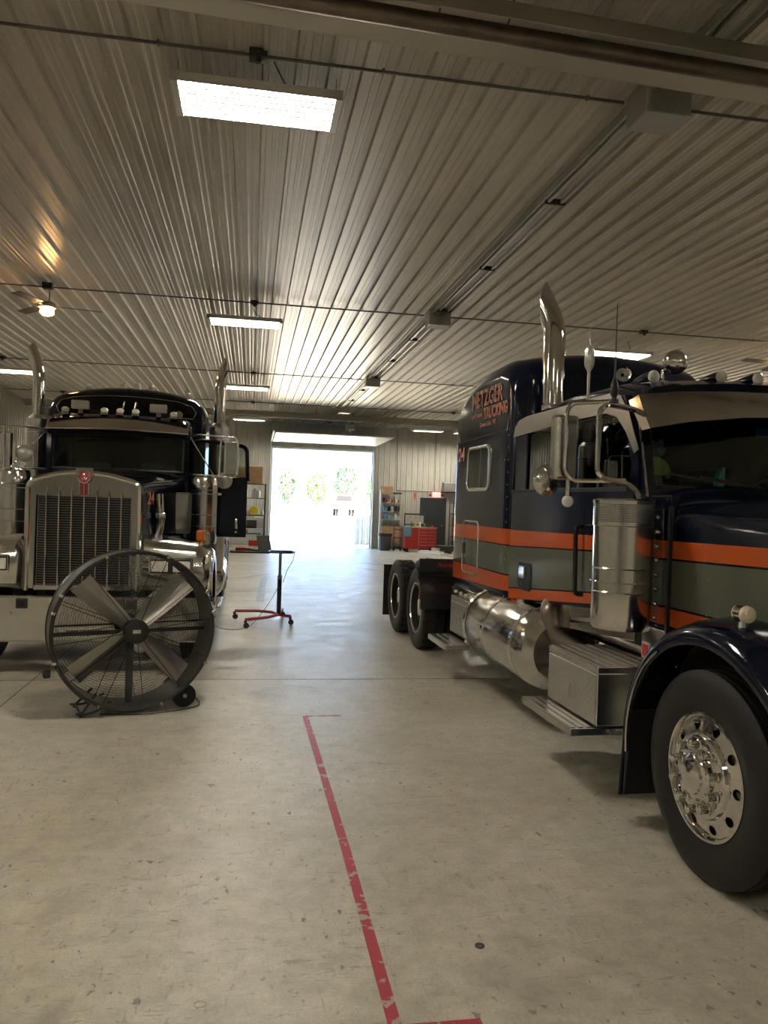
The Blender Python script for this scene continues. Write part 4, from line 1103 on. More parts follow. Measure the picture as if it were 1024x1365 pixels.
# bumper
m = MB(); m.box(-1.24, 1.24, -.24, -.19, .33, .79, .02); m.box(-.5, -.4, -.2, .2, .45, .7); m.box(.4, .5, -.2, .2, .45, .7); bp = kp(m, 'bumper', 'worn_chrome', 'wide flat polished bumper')
for x in (-.52, .52):
    m = MB(); m.box(x-.055, x+.055, -.252, -.235, .665, .765, .012); th = kp(m, 'tow_hole', 'black_metal', parent=bp)
    m = MB(); m.box(x-.034, x+.034, -.256, -.25, .685, .745, .005); kp(m, 'tow_pin', 'void_black', parent=bp)
for x in (-.62, -.26, .26, .62):
    for z in (.62, .78-.05): 
        m = MB(); m.lathe([(.014, 0), (.010, .010), (.001, .013)], (x, -.24, z), (0, -1, 0), 10); kp(m, 'bumper_bolt', 'chrome', parent=bp)
m = MB(); m.box(-.165, .195, -.246, -.238, .375, .47, .002); kp(m, 'number_plate', 'plate_white', 'pale number strip', parent=bp)
text('lettering', '977499', MT['void_black'], bp, (-.10, -.247, .39), (1, 0, 0), UP, .235, .062, .002, bold=.015)
# grille
m = MB(); m.box(-.46, .46, .0, .03, .87, 1.80); gr = kp(m, 'grille', 'dull_chrome_grille', 'tall louvred grille with vertical bars')
m = MB(); m.box(-.45, .45, -.016, .002, .88, 1.78); kp(m, 'grille_backing', 'void_black', parent=gr)
for k in range(36):
    z = .885 + .025*k
    m = MB(); m.box(-.45, .45, -.026, -.010, z, z+.009, 0, 2); kp(m, 'louvre', 'louvre_steel', parent=gr)
for k in range(7):
    x = -.365 + .1217*k
    m = MB(); m.lathe([(.0115, .87), (.0115, 1.80+.012*(3-abs(k-3))), (.006, 1.86+.012*(3-abs(k-3))), (.001, 1.885+.012*(3-abs(k-3)))], (x, -.036, 0), (0, 0, 1), 10); kp(m, 'grille_bar', 'chrome', parent=gr)
out_ = [(-.54, .84), (-.54, 1.88)] + [(x, 1.93 + .10*(1-(x/.5)**2)) for x in [-.5+.1*k for k in range(11)]] + [(.54, 1.88), (.54, .84)]
inn_ = [(.46, .88), (.46, 1.79), (-.46, 1.79), (-.46, .88)]
m = MB(); m.prism([(-.54, .84), (-.47, .84), (-.47, 1.80), (.47, 1.80), (.47, .84), (.54, .84), (.54, 1.88), (.5, 1.935)] + [(x, 1.93 + .10*(1-(x/.5)**2)) for x in [.4-.1*k for k in range(9)]] + [(-.5, 1.935), (-.54, 1.88)], 'y', -.04, .08, .006); kp(m, 'grille_shell', 'worn_chrome', 'polished grille surround')
m = MB(); m.box(-.47, .47, -.036, .04, .825, .875, .004); kp(m, 'grille_sill', 'worn_chrome')
for s in (-1, 1):
    m = MB(); m.tube(rnd([(s*.545, -.03, .82), (s*.545, -.03, 1.88), (s*.50, -.03, 1.945), (s*.25, -.03, 2.01), (0, -.03, 2.035)], .06), .028, 10); kp(m, 'grille_trim', 'chrome')
# emblem
m = MB(); m.prism([(-.075, 1.97), (-.09, 2.02), (-.08, 2.075), (.08, 2.075), (.09, 2.02), (.075, 1.97)], 'y', -.075, -.055, .005); em = kp(m, 'emblem', 'chrome', 'chrome and red round hood emblem with ribs below')
m = MB(); m.lathe([(.001, .012), (.062, .012), (.068, .008), (.068, 0)], (0, -.076, 1.985), (0, -1, 0), 28); kp(m, 'emblem_disc', 'emblem_red', parent=em)
m = MB(); m.lathe([(.056, .012), (.062, .016), (.068, .012), (.062, .008)], (0, -.078, 1.985), (0, -1, 0), 28, loop=True); kp(m, 'emblem_ring', 'chrome', parent=em)
text('lettering', 'K', MT['chrome'], em, (-.018, -.090, 1.985), (1, 0, 0), UP, .036, .038, .003, bold=.03)
text('lettering', 'W', MT['chrome'], em, (-.034, -.090, 1.945), (1, 0, 0), UP, .068, .038, .003, bold=.03)
for k in range(5):
    m = MB(); x = -.044+.022*k; m.box(x-.007, x+.007, -.082, -.055, 1.80, 1.925, .003); kp(m, 'emblem_rib', 'chrome' if k % 2 == 0 else 'emblem_red', parent=em)
# hood
def khr(y, w, zs, zc, z0):
    o = [(-w, y, z0), (-w, y, zs-.12)]
    for k in range(1, 6):
        a = math.radians(90*k/5); o.append((-w+.09*(1-math.cos(a)), y, zs-.12+.12*math.sin(a)))
    for k in range(1, 12):
        t = -1+2*k/12; o.append(((w-.09)*t, y, zs+(zc-zs)*(1-t*t)**.8))
    for k in range(5, 0, -1):
        a = math.radians(90*k/5); o.append((w-.09*(1-math.cos(a)), y, zs-.12+.12*math.sin(a)))
    return o + [(w, y, zs-.12), (w, y, z0)]
m = MB(); m.rings([khr(y, w, zs, zc, z0) for y, w, zs, zc, z0 in ((.082, .535, 1.925, 2.02, .95), (.5, .60, 1.95, 2.04, 1.1), (1.2, .71, 1.99, 2.07, 1.15), (1.78, .80, 2.02, 2.10, 1.15), (1.92, .84, 2.05, 2.15, 1.15))])
hk = kp(m, 'hood', 'navy_paint', smooth=40)
text('lettering', '24', MT['sign_orange'], hk, (.575, .30, 1.72), (.155, 1, 0), UP, .26, .14, .004, bold=.03)
m = MB(); m.tube([(.56+.005, .12, 1.93), (.62, .5, 1.965), (.735, 1.2, 2.0), (.83, 1.8, 2.03)], .014, 8); kp(m, 'hood_trim', 'chrome')
m = MB(); m.tube(rnd([(.62, .62, 1.25), (.68, .66, 1.5), (.67, .60, 1.66), (.66, .60, 1.84)], .08), .05, 12, rr=None); m.box(.63, .74, .55, .64, 1.56, 1.63, .01); kp(m, 'hood_side_duct', 'chrome')
# fenders with lamp pods
for sx in (-1, 1):
    cy, cz = .66, .52
    prof = [(1.275, .60), (1.285, .64), (1.27, .70), (1.22, .745), (1.12, .78), (1.0, .80), (.85, .83), (.70, .86), (.56, .88)]
    rows = []
    for a in range(-15, 160, 8):
        c, s = math.cos(math.radians(a)), math.sin(math.radians(a))
        k = 1 if a < 90 else 1
        rows.append([(sx*x, cy + min(r, .80)*c*1.02, cz + r*s) for x, r in prof])
    m = MB(); m.sheet(rows, -.008); kp(m, 'front_fender', 'worn_chrome', 'polished front fender', smooth=60)
    m = MB(); m.rings([[(sx*x, y, z) for x, z in q] for y, q in ((-.17, [(.60, .90), (1.18, .90), (1.22, 1.0), (1.20, 1.18), (1.12, 1.24), (.62, 1.26), (.58, 1.2)]), (-.10, [(.56, .84), (1.22, .84), (1.27, 1.0), (1.25, 1.22), (1.14, 1.30), (.60, 1.34), (.555, 1.22)]), (.10, [(.56, .84), (1.23, .84), (1.28, 1.0), (1.26, 1.24), (1.14, 1.33), (.60, 1.38), (.555, 1.22)]))]); kp(m, 'lamp_pod', 'worn_chrome', smooth=50)
    xa, xb = sorted((sx*.665, sx*1.105))
    m = MB(); m.box(xa, xb, -.185, -.165, 1.01, 1.19, .012); bz = kp(m, 'headlamp_bezel', 'chrome')
    m = MB(); m.box(xa+.02, xb-.02, -.190, -.183, 1.03, 1.17, .008); kp(m, 'headlamp_frame', 'black_metal', parent=bz)
    for q in (0, 1):
        xc = (xa*(3-2*q) + xb*(1+2*q))/4
        m = MB(); m.box(xc-.085, xc+.085, -.202, -.188, 1.045, 1.155, .012); kp(m, 'headlamp', 'lamp_lens', parent=bz)
    m = MB(); m.box(sx*1.13-.05, sx*1.13+.05, .55, .62, 1.33, 1.45, .015); m.cyl((sx*1.13, .58, 1.27), (sx*1.13, .58, 1.34), .012); kp(m, 'turn_signal', 'amber_lens', 'orange turn signal on the fender')
    m = MB(); m.box(sx*.62-.012, sx*.62+.012, .12, 1.5, .75, 1.28); kp(m, 'inner_wing', 'void_black')
    rows = [[(sx*x, 1.42, .95-.75*t) for x in (.85, 1.0, 1.15, 1.27)] for t in (0, .5, 1)]
    m = MB(); m.sheet(rows, .01); kp(m, 'mud_flap', 'black_rubber_flap')
    # intake box
    m = MB(); R0 = [(.60, 2.0), (.76, 1.52), (1.03, 1.60), (1.03, 2.0)]
    m.rings([[(sx*(.62+(x-.62)*q), y + d, z) for x, y in R0] for z, q, d in ((1.36, .86, .06), (1.44, .95, .02), (1.70, 1, 0), (1.84, 1, 0), (1.87, .96, .03))]); kp(m, 'intake_box', 'satin_steel', smooth=25)
# cab
def cabr(y, w, z0, zt, rt, cr): return rbox_ring(-w, w, z0, zt, y, rt, .02, 7, cr)
m = MB(); m.rings([cabr(y, w, 2.55, zt, rt, .05) for y, w, zt, rt in ((1.88, .84, 2.74, .06), (2.0, .87, 2.80, .1), (2.5, .9, 2.84, .12), (2.75, .9, 2.84, .12))]); kp(m, 'cab_roof', 'navy_paint', smooth=40)
for sx in (-1, 1):
    m = MB(); m.rings([[(sx*.84-.03, y-.03, z), (sx*.84+.03, y-.03, z), (sx*.84+.03, y+.04, z), (sx*.84-.03, y+.04, z)] for y, z in ((1.93, 1.1), (1.93, 2.1), (1.97, 2.66))]); kp(m, 'a_pillar', 'navy_paint')
    m = MB(); m.box(sx*.87-.02, sx*.87+.02, 2.72, 2.80, 1.1, 2.6, .01); kp(m, 'b_pillar', 'navy_paint')
m = MB(); m.box(-.90, -.86, 1.97, 2.74, 1.1, 2.08, .01); kp(m, 'door', 'navy_paint', 'closed dark passenger door')
m = MB(); m.box(-.86, .86, 1.97, 2.8, 1.05, 1.15); kp(m, 'cab_floor', 'void_black')
m = MB(); m.box(-.83, .83, 1.95, 2.25, 1.5, 2.1, .05); kp(m, 'dashboard', 'void_black')
for sx in (-1, 1):
    m = MB(); m.box(sx*.42-.24, sx*.42+.24, 2.5, 2.62, 1.5, 2.25, .05); m.box(sx*.42-.24, sx*.42+.24, 2.2, 2.6, 1.4, 1.58, .05); kp(m, 'seat', 'seat_grey')
m = MB(); m.tube([(.42+.21*math.cos(t), 2.32+.08*math.sin(t), 2.08+.16*math.sin(t)) for t in [2*PI*k/24 for k in range(24)]], .014, 8, loop=True); kp(m, 'steering_wheel', 'black_metal')
def arcx(y, z0, z1): pass
rows = []
for z, y in ((2.13, 1.90), (2.38, 1.925), (2.64, 1.96)):
    rows.append([(x, y + .06*(abs(x)/.8)**3, z) for x in [-.80+.1*k for k in range(17)]])
m = MB(); m.sheet(rows, .005); kp(m, 'windshield', 'windshield_glass')
m = MB(); m.tube([rows[0][i] for i in range(17)] + [rows[1][16]] + [rows[2][i] for i in range(16, -1, -1)] + [rows[1][0]], .022, 8, loop=True); kp(m, 'windshield_gasket', 'black_metal')
m = MB(); m.tube([(-.835, 1.93, 2.12), (-.835, 1.97, 2.66)], .012, 6); m.tube([(.835, 1.93, 2.12), (.835, 1.97, 2.66)], .012, 6); kp(m, 'pillar_trim', 'chrome')
rows = []
for z, y in ((2.625, 1.72), (2.70, 1.78), (2.79, 1.90)):
    rows.append([(x, y + .10*(abs(x)/.86)**2, z - .012*(x/.86)**2) for x in [-.86+.1075*k for k in range(17)]])
m = MB(); m.sheet(rows, .004); vs_ = kp(m, 'sun_visor', 'worn_chrome', 'polished visor over the windshield', smooth=60)
m = MB(); m.tube(rows[0], .012, 8); kp(m, 'visor_edge', 'brushed_aluminium', parent=vs_)
for x in (-.66, -.19, 0, .19, .66):
    z = 2.845 - .02*(x/.8)**2
    m = MB(); m.sphere((x, 1.95, z+.035), .048, (1, 1.1, .75), 14, 10); rl = kp(m, 'roof_light', 'lamp_lens', 'round clearance lamp on the cab roof')
    m = MB(); m.box(x-.045, x+.045, 1.91, 2.03, z-.03, z+.01, .008); kp(m, 'foot', 'chrome', parent=rl)
for x in (-.48, .47):
    m = MB(); m.box(x-.105, x+.105, 1.90, 1.98, 2.88, 2.985, .012); fl = kp(m, 'roof_spot_lamp', 'satin_steel', 'rectangular covered work lamp on the cab roof')
    m = MB(); m.box(x-.03, x+.03, 1.95, 2.0, 2.82, 2.885, .005); kp(m, 'bracket', 'chrome', parent=fl)
m = MB(); m.lathe([(.05, 0), (.03, .03), (.014, .1), (.012, .4)], (.72, 2.0, 2.87), (-.2, .95, 0), 16); kp(m, 'air_horn', 'chrome')
# sleeper with raised roof
m = MB(); m.rings([rbox_ring(-w, w, .95, zt, y, rt, .02, 7, cr) for y, w, zt, rt, cr in ((2.52, .98, 3.03, .16, .15), (2.56, 1.01, 3.07, .18, .16), (2.8, 1.03, 3.13, .2, .16), (3.6, 1.03, 3.14, .2, .16), (4.3, 1.03, 3.12, .2, .15), (4.55, 1.0, 3.0, .2, .12))]); sk = kp(m, 'sleeper', 'navy_paint', smooth=40)
w_ = [(-.86, 2.87), (-.90, 2.96), (-.84, 3.04)] + [(x, 3.08+.05*(1-(x/.75)**2)) for x in [-.66+.22*k for k in range(7)]] + [(.84, 3.04), (.90, 2.96), (.86, 2.87)]
m = MB(); m.prism(w_, 'y', 2.505, 2.515); sw = kp(m, 'roof_window', 'tinted_glass', 'wide dark skylight window', parent=sk)
m = MB(); m.tube([(x, 2.503, z) for x, z in w_], .010, 6, loop=True); kp(m, 'window_seal', 'chrome', parent=sk)
for dx in (-.05, .10):
    m = MB(); m.tube([(dx-.02, 2.49, 2.90), (dx+.015, 2.49, 3.06)], .012, 6); kp(m, 'window_stay', 'brushed_aluminium', parent=sk)
for x in (-.54, -.10, .09, .27, .77):
    z = 3.29 - .16*(x/1.0)**2
    m = MB(); m.sphere((x, 2.75, z+.035), .042, (1, 1.1, .8), 14, 10); rl = kp(m, 'sleeper_roof_light', 'lamp_lens', 'round clearance lamp on the sleeper roof')
    m = MB(); m.box(x-.04, x+.04, 2.71, 2.80, z-.03, z+.012, .006); kp(m, 'foot', 'chrome', parent=rl)
# open driver door
D = MB(); D.box(.90, 1.62, 1.98, 2.03, 1.31, 2.10, .012); od = kp(D, 'door', 'navy_paint', 'driver door standing wide open')
m = MB(); m.tube(rnd([(.90, 2.005, 2.10), (.90, 2.005, 2.52), (1.00, 2.005, 2.56), (1.60, 2.005, 2.50), (1.62, 2.005, 2.05)], .09, 6), .026, 8); kp(m, 'window_frame', 'navy_paint', parent=od)
m = MB(); m.prism([(.92, 2.10), (.92, 2.50), (1.0, 2.54), (1.53, 2.50), (1.60, 2.42), (1.60, 2.10)], 'y', 2.003, 2.007); kp(m, 'window_glass', 'clear_plastic', parent=od)
m = MB(); m.box(1.47, 1.51, 1.955, 1.98, 1.42, 1.55, .008); m.cyl((1.49, 1.985, 1.38), (1.49, 1.965, 1.38), .014); kp(m, 'door_handle', 'chrome', parent=od)
m = MB(); m.tube([(1.02, 1.975, 1.40), (1.02, 1.975, 1.98)], .008, 6); kp(m, 'door_trim', 'black_metal', parent=od)
# air cleaners, stacks
for sx in (-1, 1):
    m = MB(); m.lathe([(.10, 1.24), (.155, 1.25), (.165, 1.28), (.165, 1.46), (.169, 1.465), (.165, 1.47), (.165, 1.60), (.169, 1.605), (.165, 1.61), (.165, 1.90), (.170, 1.905), (.165, 1.91), (.165, 2.04), (.15, 2.07), (.05, 2.09)], (sx*1.10, 1.50, 0), n=40); ac = kp(m, 'air_cleaner', 'worn_chrome', 'polished cylindrical air cleaner')
    m = MB(); m.tube([(sx*1.10+.169*math.cos(t), 1.50+.169*math.sin(t), 1.86) for t in [2*PI*k/28 for k in range(28)]], .005, 5, loop=True); m.box(*sorted((sx*1.25, sx*1.31)), 1.49, 1.51, 1.85, 1.88); kp(m, 'clamp_band', 'chrome', parent=ac)
    m = MB(); m.lathe([(.10, .80), (.12, .84), (.12, 2.10), (.132, 2.12), (.132, 2.80), (.10, 2.84), (.082, 2.86)], (sx*1.20, 2.80, 0), n=30); mf = kp(m, 'muffler', 'satin_steel')
    m = MB(); m.lathe([(.1335, 2.14), (.1335, 2.62)], n=30, caps=False); kp(m, 'heat_shield', 'perforated_shield', parent=mf).location = (sx*1.20, 2.80, 0)
    pts = rnd([(sx*1.20, 2.80, 2.80), (sx*1.20, 2.80, 3.48), (sx*1.47, 2.80, 4.1)], .16, 8)
    m = MB(); m.tube(pts, .080, 24, caps=False); m.tube(pts, .074, 24, caps=False); slash_cut(m, (sx*(1.30 if sx > 0 else 1.335), 2.8, 3.5 if sx > 0 else 3.72), (sx, 0, .1 if sx > 0 else .55)); kp(m, 'exhaust_stack', 'chrome', 'chrome exhaust stack with outward bent tip')
    # fuel tank, step
    m = MB(); m.lathe([(.02, 3.0), (.22, 3.02), (.31, 3.08), (.33, 3.15), (.33, 4.75), (.31, 4.82), (.02, 4.9)], (sx*1.0, 0, .64), (0, 1, 0), 40); tk = kp(m, 'fuel_tank', 'worn_chrome', 'polished cylindrical fuel tank')
    for y in (3.3, 3.95, 4.6):
        m = MB(); m.lathe([(.331, y-.03), (.338, y-.028), (.338, y+.028), (.331, y+.03)], (sx*1.0, 0, .64), (0, 1, 0), 40, caps=False); kp(m, 'tank_strap', 'chrome', parent=tk)
    m = MB(); m.box(*sorted((sx*.6, sx*1.22)), 2.1, 2.9, .42, .80, .02); kp(m, 'battery_box', 'brushed_aluminium')
    m = MB(); m.box(*sorted((sx*.95, sx*1.32)), 2.05, 2.95, .37, .41, .006); kp(m, 'step', 'brushed_aluminium')
    m = MB(); m.prism([(.05, 0), (.05, 0)], 'x', 0, 0) if False else m.box(*sorted((sx*.5, sx*.95)), 2.0, 2.9, .80, 1.05, .03); kp(m, 'rocker_panel', 'navy_paint')
    m = MB(); m.box(*sorted((sx*1.24, sx*.64)), 8.0, 8.02, .14, .9); m.box(*sorted((sx*1.24, sx*.47)), 8.0, 8.03, .9, .94); kp(m, 'mud_flap', 'black_rubber_flap')
    # mirrors
    m = MB()
    m.tube(rnd([(sx*.87, 1.95, 2.60), (sx*1.0, 1.62, 2.60), (sx*1.46, 1.60, 2.58), (sx*1.49, 1.60, 2.52), (sx*1.49, 1.60, 2.12), (sx*1.44, 1.60, 2.08), (sx*.95, 1.62, 2.10), (sx*.86, 1.92, 2.10)], .05), .011, 8)
    m.tube([(sx*1.28, 1.61, 2.60), (sx*1.27, 1.61, 2.09)], .011, 8); m.tube([(sx*.88, 1.93, 2.58), (sx*1.20, 1.62, 2.10)], .009, 8); kp(m, 'mirror_arm', 'brushed_aluminium')
    qx = 1.41 if sx > 0 else 1.29
    m = MB(); m.box(sx*qx-.09, sx*qx+.09, 1.63, 1.72, 2.10, 2.53, .02, 3); mr = kp(m, 'side_mirror', 'worn_chrome')
    m = MB(); m.box(sx*qx-.085, sx*qx+.085, 1.72, 1.724, 2.11, 2.52); kp(m, 'mirror_glass', 'chrome', parent=mr)
    m = MB(); m.lathe([(.001, -.03), (.06, -.022), (.098, -.004), (.104, .006), (.098, .01)], (sx*1.33 if sx > 0 else -1.06, 1.68, 2.04 if sx > 0 else 2.28), (0, 1, 0), 26); kp(m, 'round_mirror', 'satin_steel')
m = MB(); m.tube([(-.02, 2.74, 3.25), (-.02, 2.74, 3.27)], .01, 6); m.bm.free()

# ================================================================== DRUM FAN
F = thing('drum_fan', 'huge round black drum fan on two wheels standing before the left truck grille', 'fan', (-.945, 6.80, 0), math.radians(20))
def fp(m, name, mt, label=None, parent=None, smooth=35): return m.build(name, MT[mt], parent or F, label, smooth)
ZC = .69; RR = .648
m = MB(); m.lathe([(RR-.012, -.10), (RR+.010, -.105), (RR+.014, -.085), (RR, -.07), (RR, .24), (RR+.012, .255), (RR+.008, .27), (RR-.012, .265), (RR-.008, .24), (RR-.008, -.07)], (0, 0, ZC), (0, 1, 0), 96, loop=True)
fp(m, 'drum', 'fan_grey', 'wide rolled steel drum')
m = MB(); m.lathe([(RR+.012, -.112), (RR+.02, -.10), (RR+.012, -.088), (RR+.004, -.10)], (0, 0, ZC), (0, 1, 0), 96, loop=True); fp(m, 'front_ring', 'fan_black')
def guard(y, n, name, depth, rw, mat_):
    m = MB()
    for i in range(n):
        r = .10 + (RR-.11)*i/(n-1); yy = y - depth*(1-(r/RR)**2)
        m.lathe([(r-rw, yy), (r, yy-rw), (r+rw, yy), (r, yy+rw)], (0, 0, ZC), (0, 1, 0), 72, loop=True)
    for k in range(12):
        a = 2*PI*k/12 + .13
        m.tube([(r*math.cos(a), y + math.copysign(.006, depth) - depth*(1-(r/RR)**2), ZC + r*math.sin(a)) for r in (.06, .2, .35, .5, RR)], .0032, 5)
    m.lathe([(.001, y-depth-.006), (.085, y-depth-.006), (.10, y-depth), (.085, y-depth+.006), (.001, y-depth+.006)], (0, 0, ZC), (0, 1, 0), 32)
    return fp(m, name, mat_, smooth=60)
fg = guard(-.10, 46, 'front_guard', .03, .00115, 'wire_black')
fp(MB().box(-.032, .032, -.142, -.135, ZC-.012, ZC+.016), 'badge', 'plate_white', parent=fg)
guard(.262, 26, 'rear_guard', -.03, .0013, 'wire_black')
m = MB(); m.lathe([(.001, -.06), (.07, -.06), (.09, -.03), (.09, .05), (.03, .08), (.02, .2)], (0, 0, ZC), (0, 1, 0), 28); hb = fp(m, 'fan_hub', 'fan_black')
for ang in (137, 43, 217, 316):
    a = math.radians(ang)
    M = T_(0, 0, ZC) @ Matrix.Rotation(-a, 4, 'Y')     # blade along local x
    rows = []
    for r, wd, tw in ((.07, .06, 34), (.16, .075, 34), (.30, .088, 30), (.45, .095, 26), (.585, .10, 23)):
        t = math.radians(tw); row = []
        for q in (-1, -.5, -.3, -.12, .12, .3, .5, 1):
            hump = .014 if abs(q) < .2 and .2 < r < .5 else 0
            row.append(M @ Vector((r, wd*q*math.sin(t) + .012*q*q - hump - .0, wd*q*math.cos(t)*1.05)))
        rows.append(row)
    m = MB(); m.sheet(rows, .003); fp(m, 'blade', 'satin_steel', 'grey steel fan blade', smooth=30)
m = MB(); m.box(-RR+.01, RR-.01, .10, .135, ZC-.05, ZC-.015, .004); m.box(-RR+.01, RR-.01, .10, .135, ZC+.03, ZC+.045, .004); m.box(-.03, .03, .10, .135, ZC-RR+.01, ZC-.05, .004); fp(m, 'motor_mount', 'fan_grey')
m = MB(); m.lathe([(.02, .14), (.075, .15), (.085, .17), (.085, .25), (.03, .26)], (.085, 0, ZC-.16), (0, 1, 0), 24); fp(m, 'motor', 'dark_iron')
m = MB(); m.lathe([(.055, .115), (.065, .11), (.065, .135), (.055, .13)], (.085, 0, ZC-.16), (0, 1, 0), 24); m.lathe([(.012, .10), (.06, .12), (.012, .13)], (.085, 0, ZC-.16), (0, 1, 0), 24); fp(m, 'pulley', 'satin_steel')
for a in (112, 152, 165, 200, 245, 290, 333, 28, 68, 12):
    c, s = math.cos(math.radians(a)), math.sin(math.radians(a)); r = RR+.012
    m = MB(); m.box(-.012, .012, -.118, -.085, -.012, .02, .003, 1, T_(r*c, 0, ZC+r*s) @ Matrix.Rotation(math.radians(90-a), 4, 'Y')); fp(m, 'guard_clip', 'brushed_aluminium')
for x, y in ((.44, -.02), (.44, .32)):
    m = MB(); m.lathe([(.02, -.025), (.05, -.028), (.075, -.03), (.098, -.022), (.10, 0), (.098, .022), (.05, .028), (.02, .025)], (x, y, .10), (0, 1, 0), 36); wl = fp(m, 'wheel', 'rubber')
    m = MB(); m.lathe([(.016, -.038), (.016, .038)], (x, y, .10), (0, 1, 0), 14); fp(m, 'wheel_hub', 'plate_white', parent=wl)
m = MB(); m.cyl((.44, .0, .10), (.44, .32, .10), .012); m.tube([(.30, .02, .12), (.44, .02, .10)], .012, 6); m.tube([(.30, .22, .12), (.44, .30, .10)], .012, 6)
fp(m, 'axle', 'dark_iron')
m = MB()
for y in (-.04, .30):
    m.tube(rnd([(-.16, .05+.3*(y > 0), .085), (-.30, y, .03), (-.38, y, .02), (-.44, y, .03)], .03), .011, 6)
m.tube([(-.40, -.04, .02), (-.40, .30, .02)], .011, 6); m.tube([(-.40, -.04, .02), (-.28, .02, .17)], .011, 6); m.tube([(-.40, .30, .02), (-.28, .22, .17)], .011, 6)
m.cyl((-.40, -.04, 0), (-.40, -.04, .03), .018); m.cyl((-.40, .30, 0), (-.40, .30, .03), .018)
fp(m, 'stand', 'dark_iron')
m = MB(); m.box(-.70, -.645, -.10, .0, .35, .42, .01); fp(m, 'switch_box', 'black_metal')
m = MB(); m.tube(rnd([(-.25, -.02, .006), (.05, -.16, .006), (.38, -.14, .006), (.58, -.06, .006), (.60, .12, .02), (.50, .16, .10)], .10), .006, 6); fp(m, 'power_cord', 'black_metal')

# ================================================================== ROLLING STAND
B = thing('rolling_stand', 'red-legged rolling work stand with grey post and dark tray in the open aisle', 'rolling stand', (.45, 11.70, 0))
def bp_(m, name, mt, label=None, parent=None): return m.build(name, MT[mt], parent or B, label)
m = MB(); m.tube([(-.65, .25, .125), (-.30, .27, .125), (-.08, .16, .12), (0, 0, .11)], .024, 6); bp_(m, 'leg', 'red_paint')
m = MB(); m.tube([(-.48, -.62, .125), (-.18, -.40, .125), (0, 0, .11)], .024, 6); bp_(m, 'leg', 'red_paint')
m = MB(); m.tube([(0, 0, .11), (.16, -.27, .125)], .024, 6); bp_(m, 'leg', 'red_paint')
m = MB(); m.tube([(0, 0, .11), (.07, .5, .125)], .024, 6); bp_(m, 'leg', 'red_paint')
for x, y in ((-.65, .25), (-.48, -.62), (.16, -.27), (.07, .5)):
    m = MB(); m.lathe([(.012, -.014), (.04, -.014), (.042, 0), (.04, .014), (.012, .014)], (x+.012, y, .042), (0, 1, 0), 18); m.box(x-.02, x+.02, y-.02, y+.02, .08, .115); bp_(m, 'caster', 'black_metal')
m = MB(); m.cyl((0, 0, .09), (0, 0, .66), .033, n=18); bp_(m, 'post', 'black_metal')
m = MB(); m.cyl((0, 0, .64), (0, 0, 1.03), .022, n=16); m.cyl((0, 0, .64), (0, 0, .70), .036, n=16); bp_(m, 'telescoping_tube', 'satin_steel')
m = MB(); m.box(-.74, -.16, -.22, .24, 1.03, 1.055, .006); m.box(-.16, .02, -.04, .04, 1.025, 1.05, .004); m.tube(rnd([(-.14, -.2, 1.045), (.18, -.2, 1.045), (.20, .2, 1.045), (-.14, .22, 1.045)], .08), .012, 6); m.tube([(-.14, 0, 1.04), (.19, 0, 1.04)], .012, 6); bp_(m, 'tray', 'black_metal')
m = MB(); m.tube(rnd([(.19, -.1, 1.04), (.21, -.1, 1.07), (.18, -.1, .92), (.10, -.08, .78), (.05, -.06, .6)], .03), .005, 6); bp_(m, 'hook_cable', 'black_metal')
L = thing('laptop', 'open laptop seen from behind on the rolling stand tray', 'laptop', (.10, 11.72, 1.056), math.radians(-38))
m = MB(); m.box(-.17, .13, -.12, .11, 0, .022, .004); m.build('base', MT['grey_plastic'], L)
m = MB(); m.box(-.006, .006, -.15, .15, 0, .22, .003, 2, T_(.15, 0, .012) @ R_('Y', -12)); m.build('screen', MT['grey_plastic'], L)
m = MB(); m.box(-.07, .07, -.03, .03, 0, .05, .01, 2, R_('Z', 20)); m.cyl((.05, 0, .03), (.14, .03, .03), .012)
tag(m.build('power_tool', MT['red_plastic'], loc=(-.14, 11.60, 1.056)), 'small red hand tool lying on the rolling stand tray', 'tool')
m = MB(); m.tube(rnd([(.47, 11.66, .60), (.30, 11.5, .30), (.05, 11.2, .01), (-.15, 10.9, .006), (-.35, 11.0, .006), (-.5, 11.4, .006), (-.62, 11.9, .05)], .15), .004, 5)
o = m.build('cable', MT['wire_black'], B); o.location = (-.45, -11.70, 0)
# ================================================================== FAR END CLUTTER (right of the doorway)
def shelf_unit(name, label, cat, x0, x1, y0, y1, zs, mt, post=.03):
    t = thing(name, label, cat, ((x0+x1)/2, (y0+y1)/2, 0)); cx, cy = (x0+x1)/2, (y0+y1)/2
    for x in (x0, x1-post):
        for y in (y0, y1-post):
            m = MB(); m.box(x-cx, x+post-cx, y-cy, y+post-cy, 0, zs[-1]); m.build('post', MT[mt], t)
    for z in zs:
        m = MB(); m.box(x0-cx, x1-cx, y0-cy, y1-cy, z-.03, z, .003); m.build('shelf', MT[mt], t)
    return t
shelf_unit('shelving_unit', 'grey metal shelving unit packed with boxes and bottles right of the doorway', 'shelving', 5.02, 5.90, 30.3, 30.7, (.25, 1.20, 1.52, 1.86, 2.20), 'galv')
k = 0
cols = ['white_plastic', 'grey_plastic', 'brick_books', 'cardboard', 'black_metal', 'red_plastic', 'white_plastic', 'blue_cloth']
cn = {'white_plastic': 'white', 'grey_plastic': 'dark grey', 'brick_books': 'brown', 'cardboard': 'tan cardboard', 'black_metal': 'black', 'red_plastic': 'red', 'blue_cloth': 'blue'}
rr = random.Random(3)
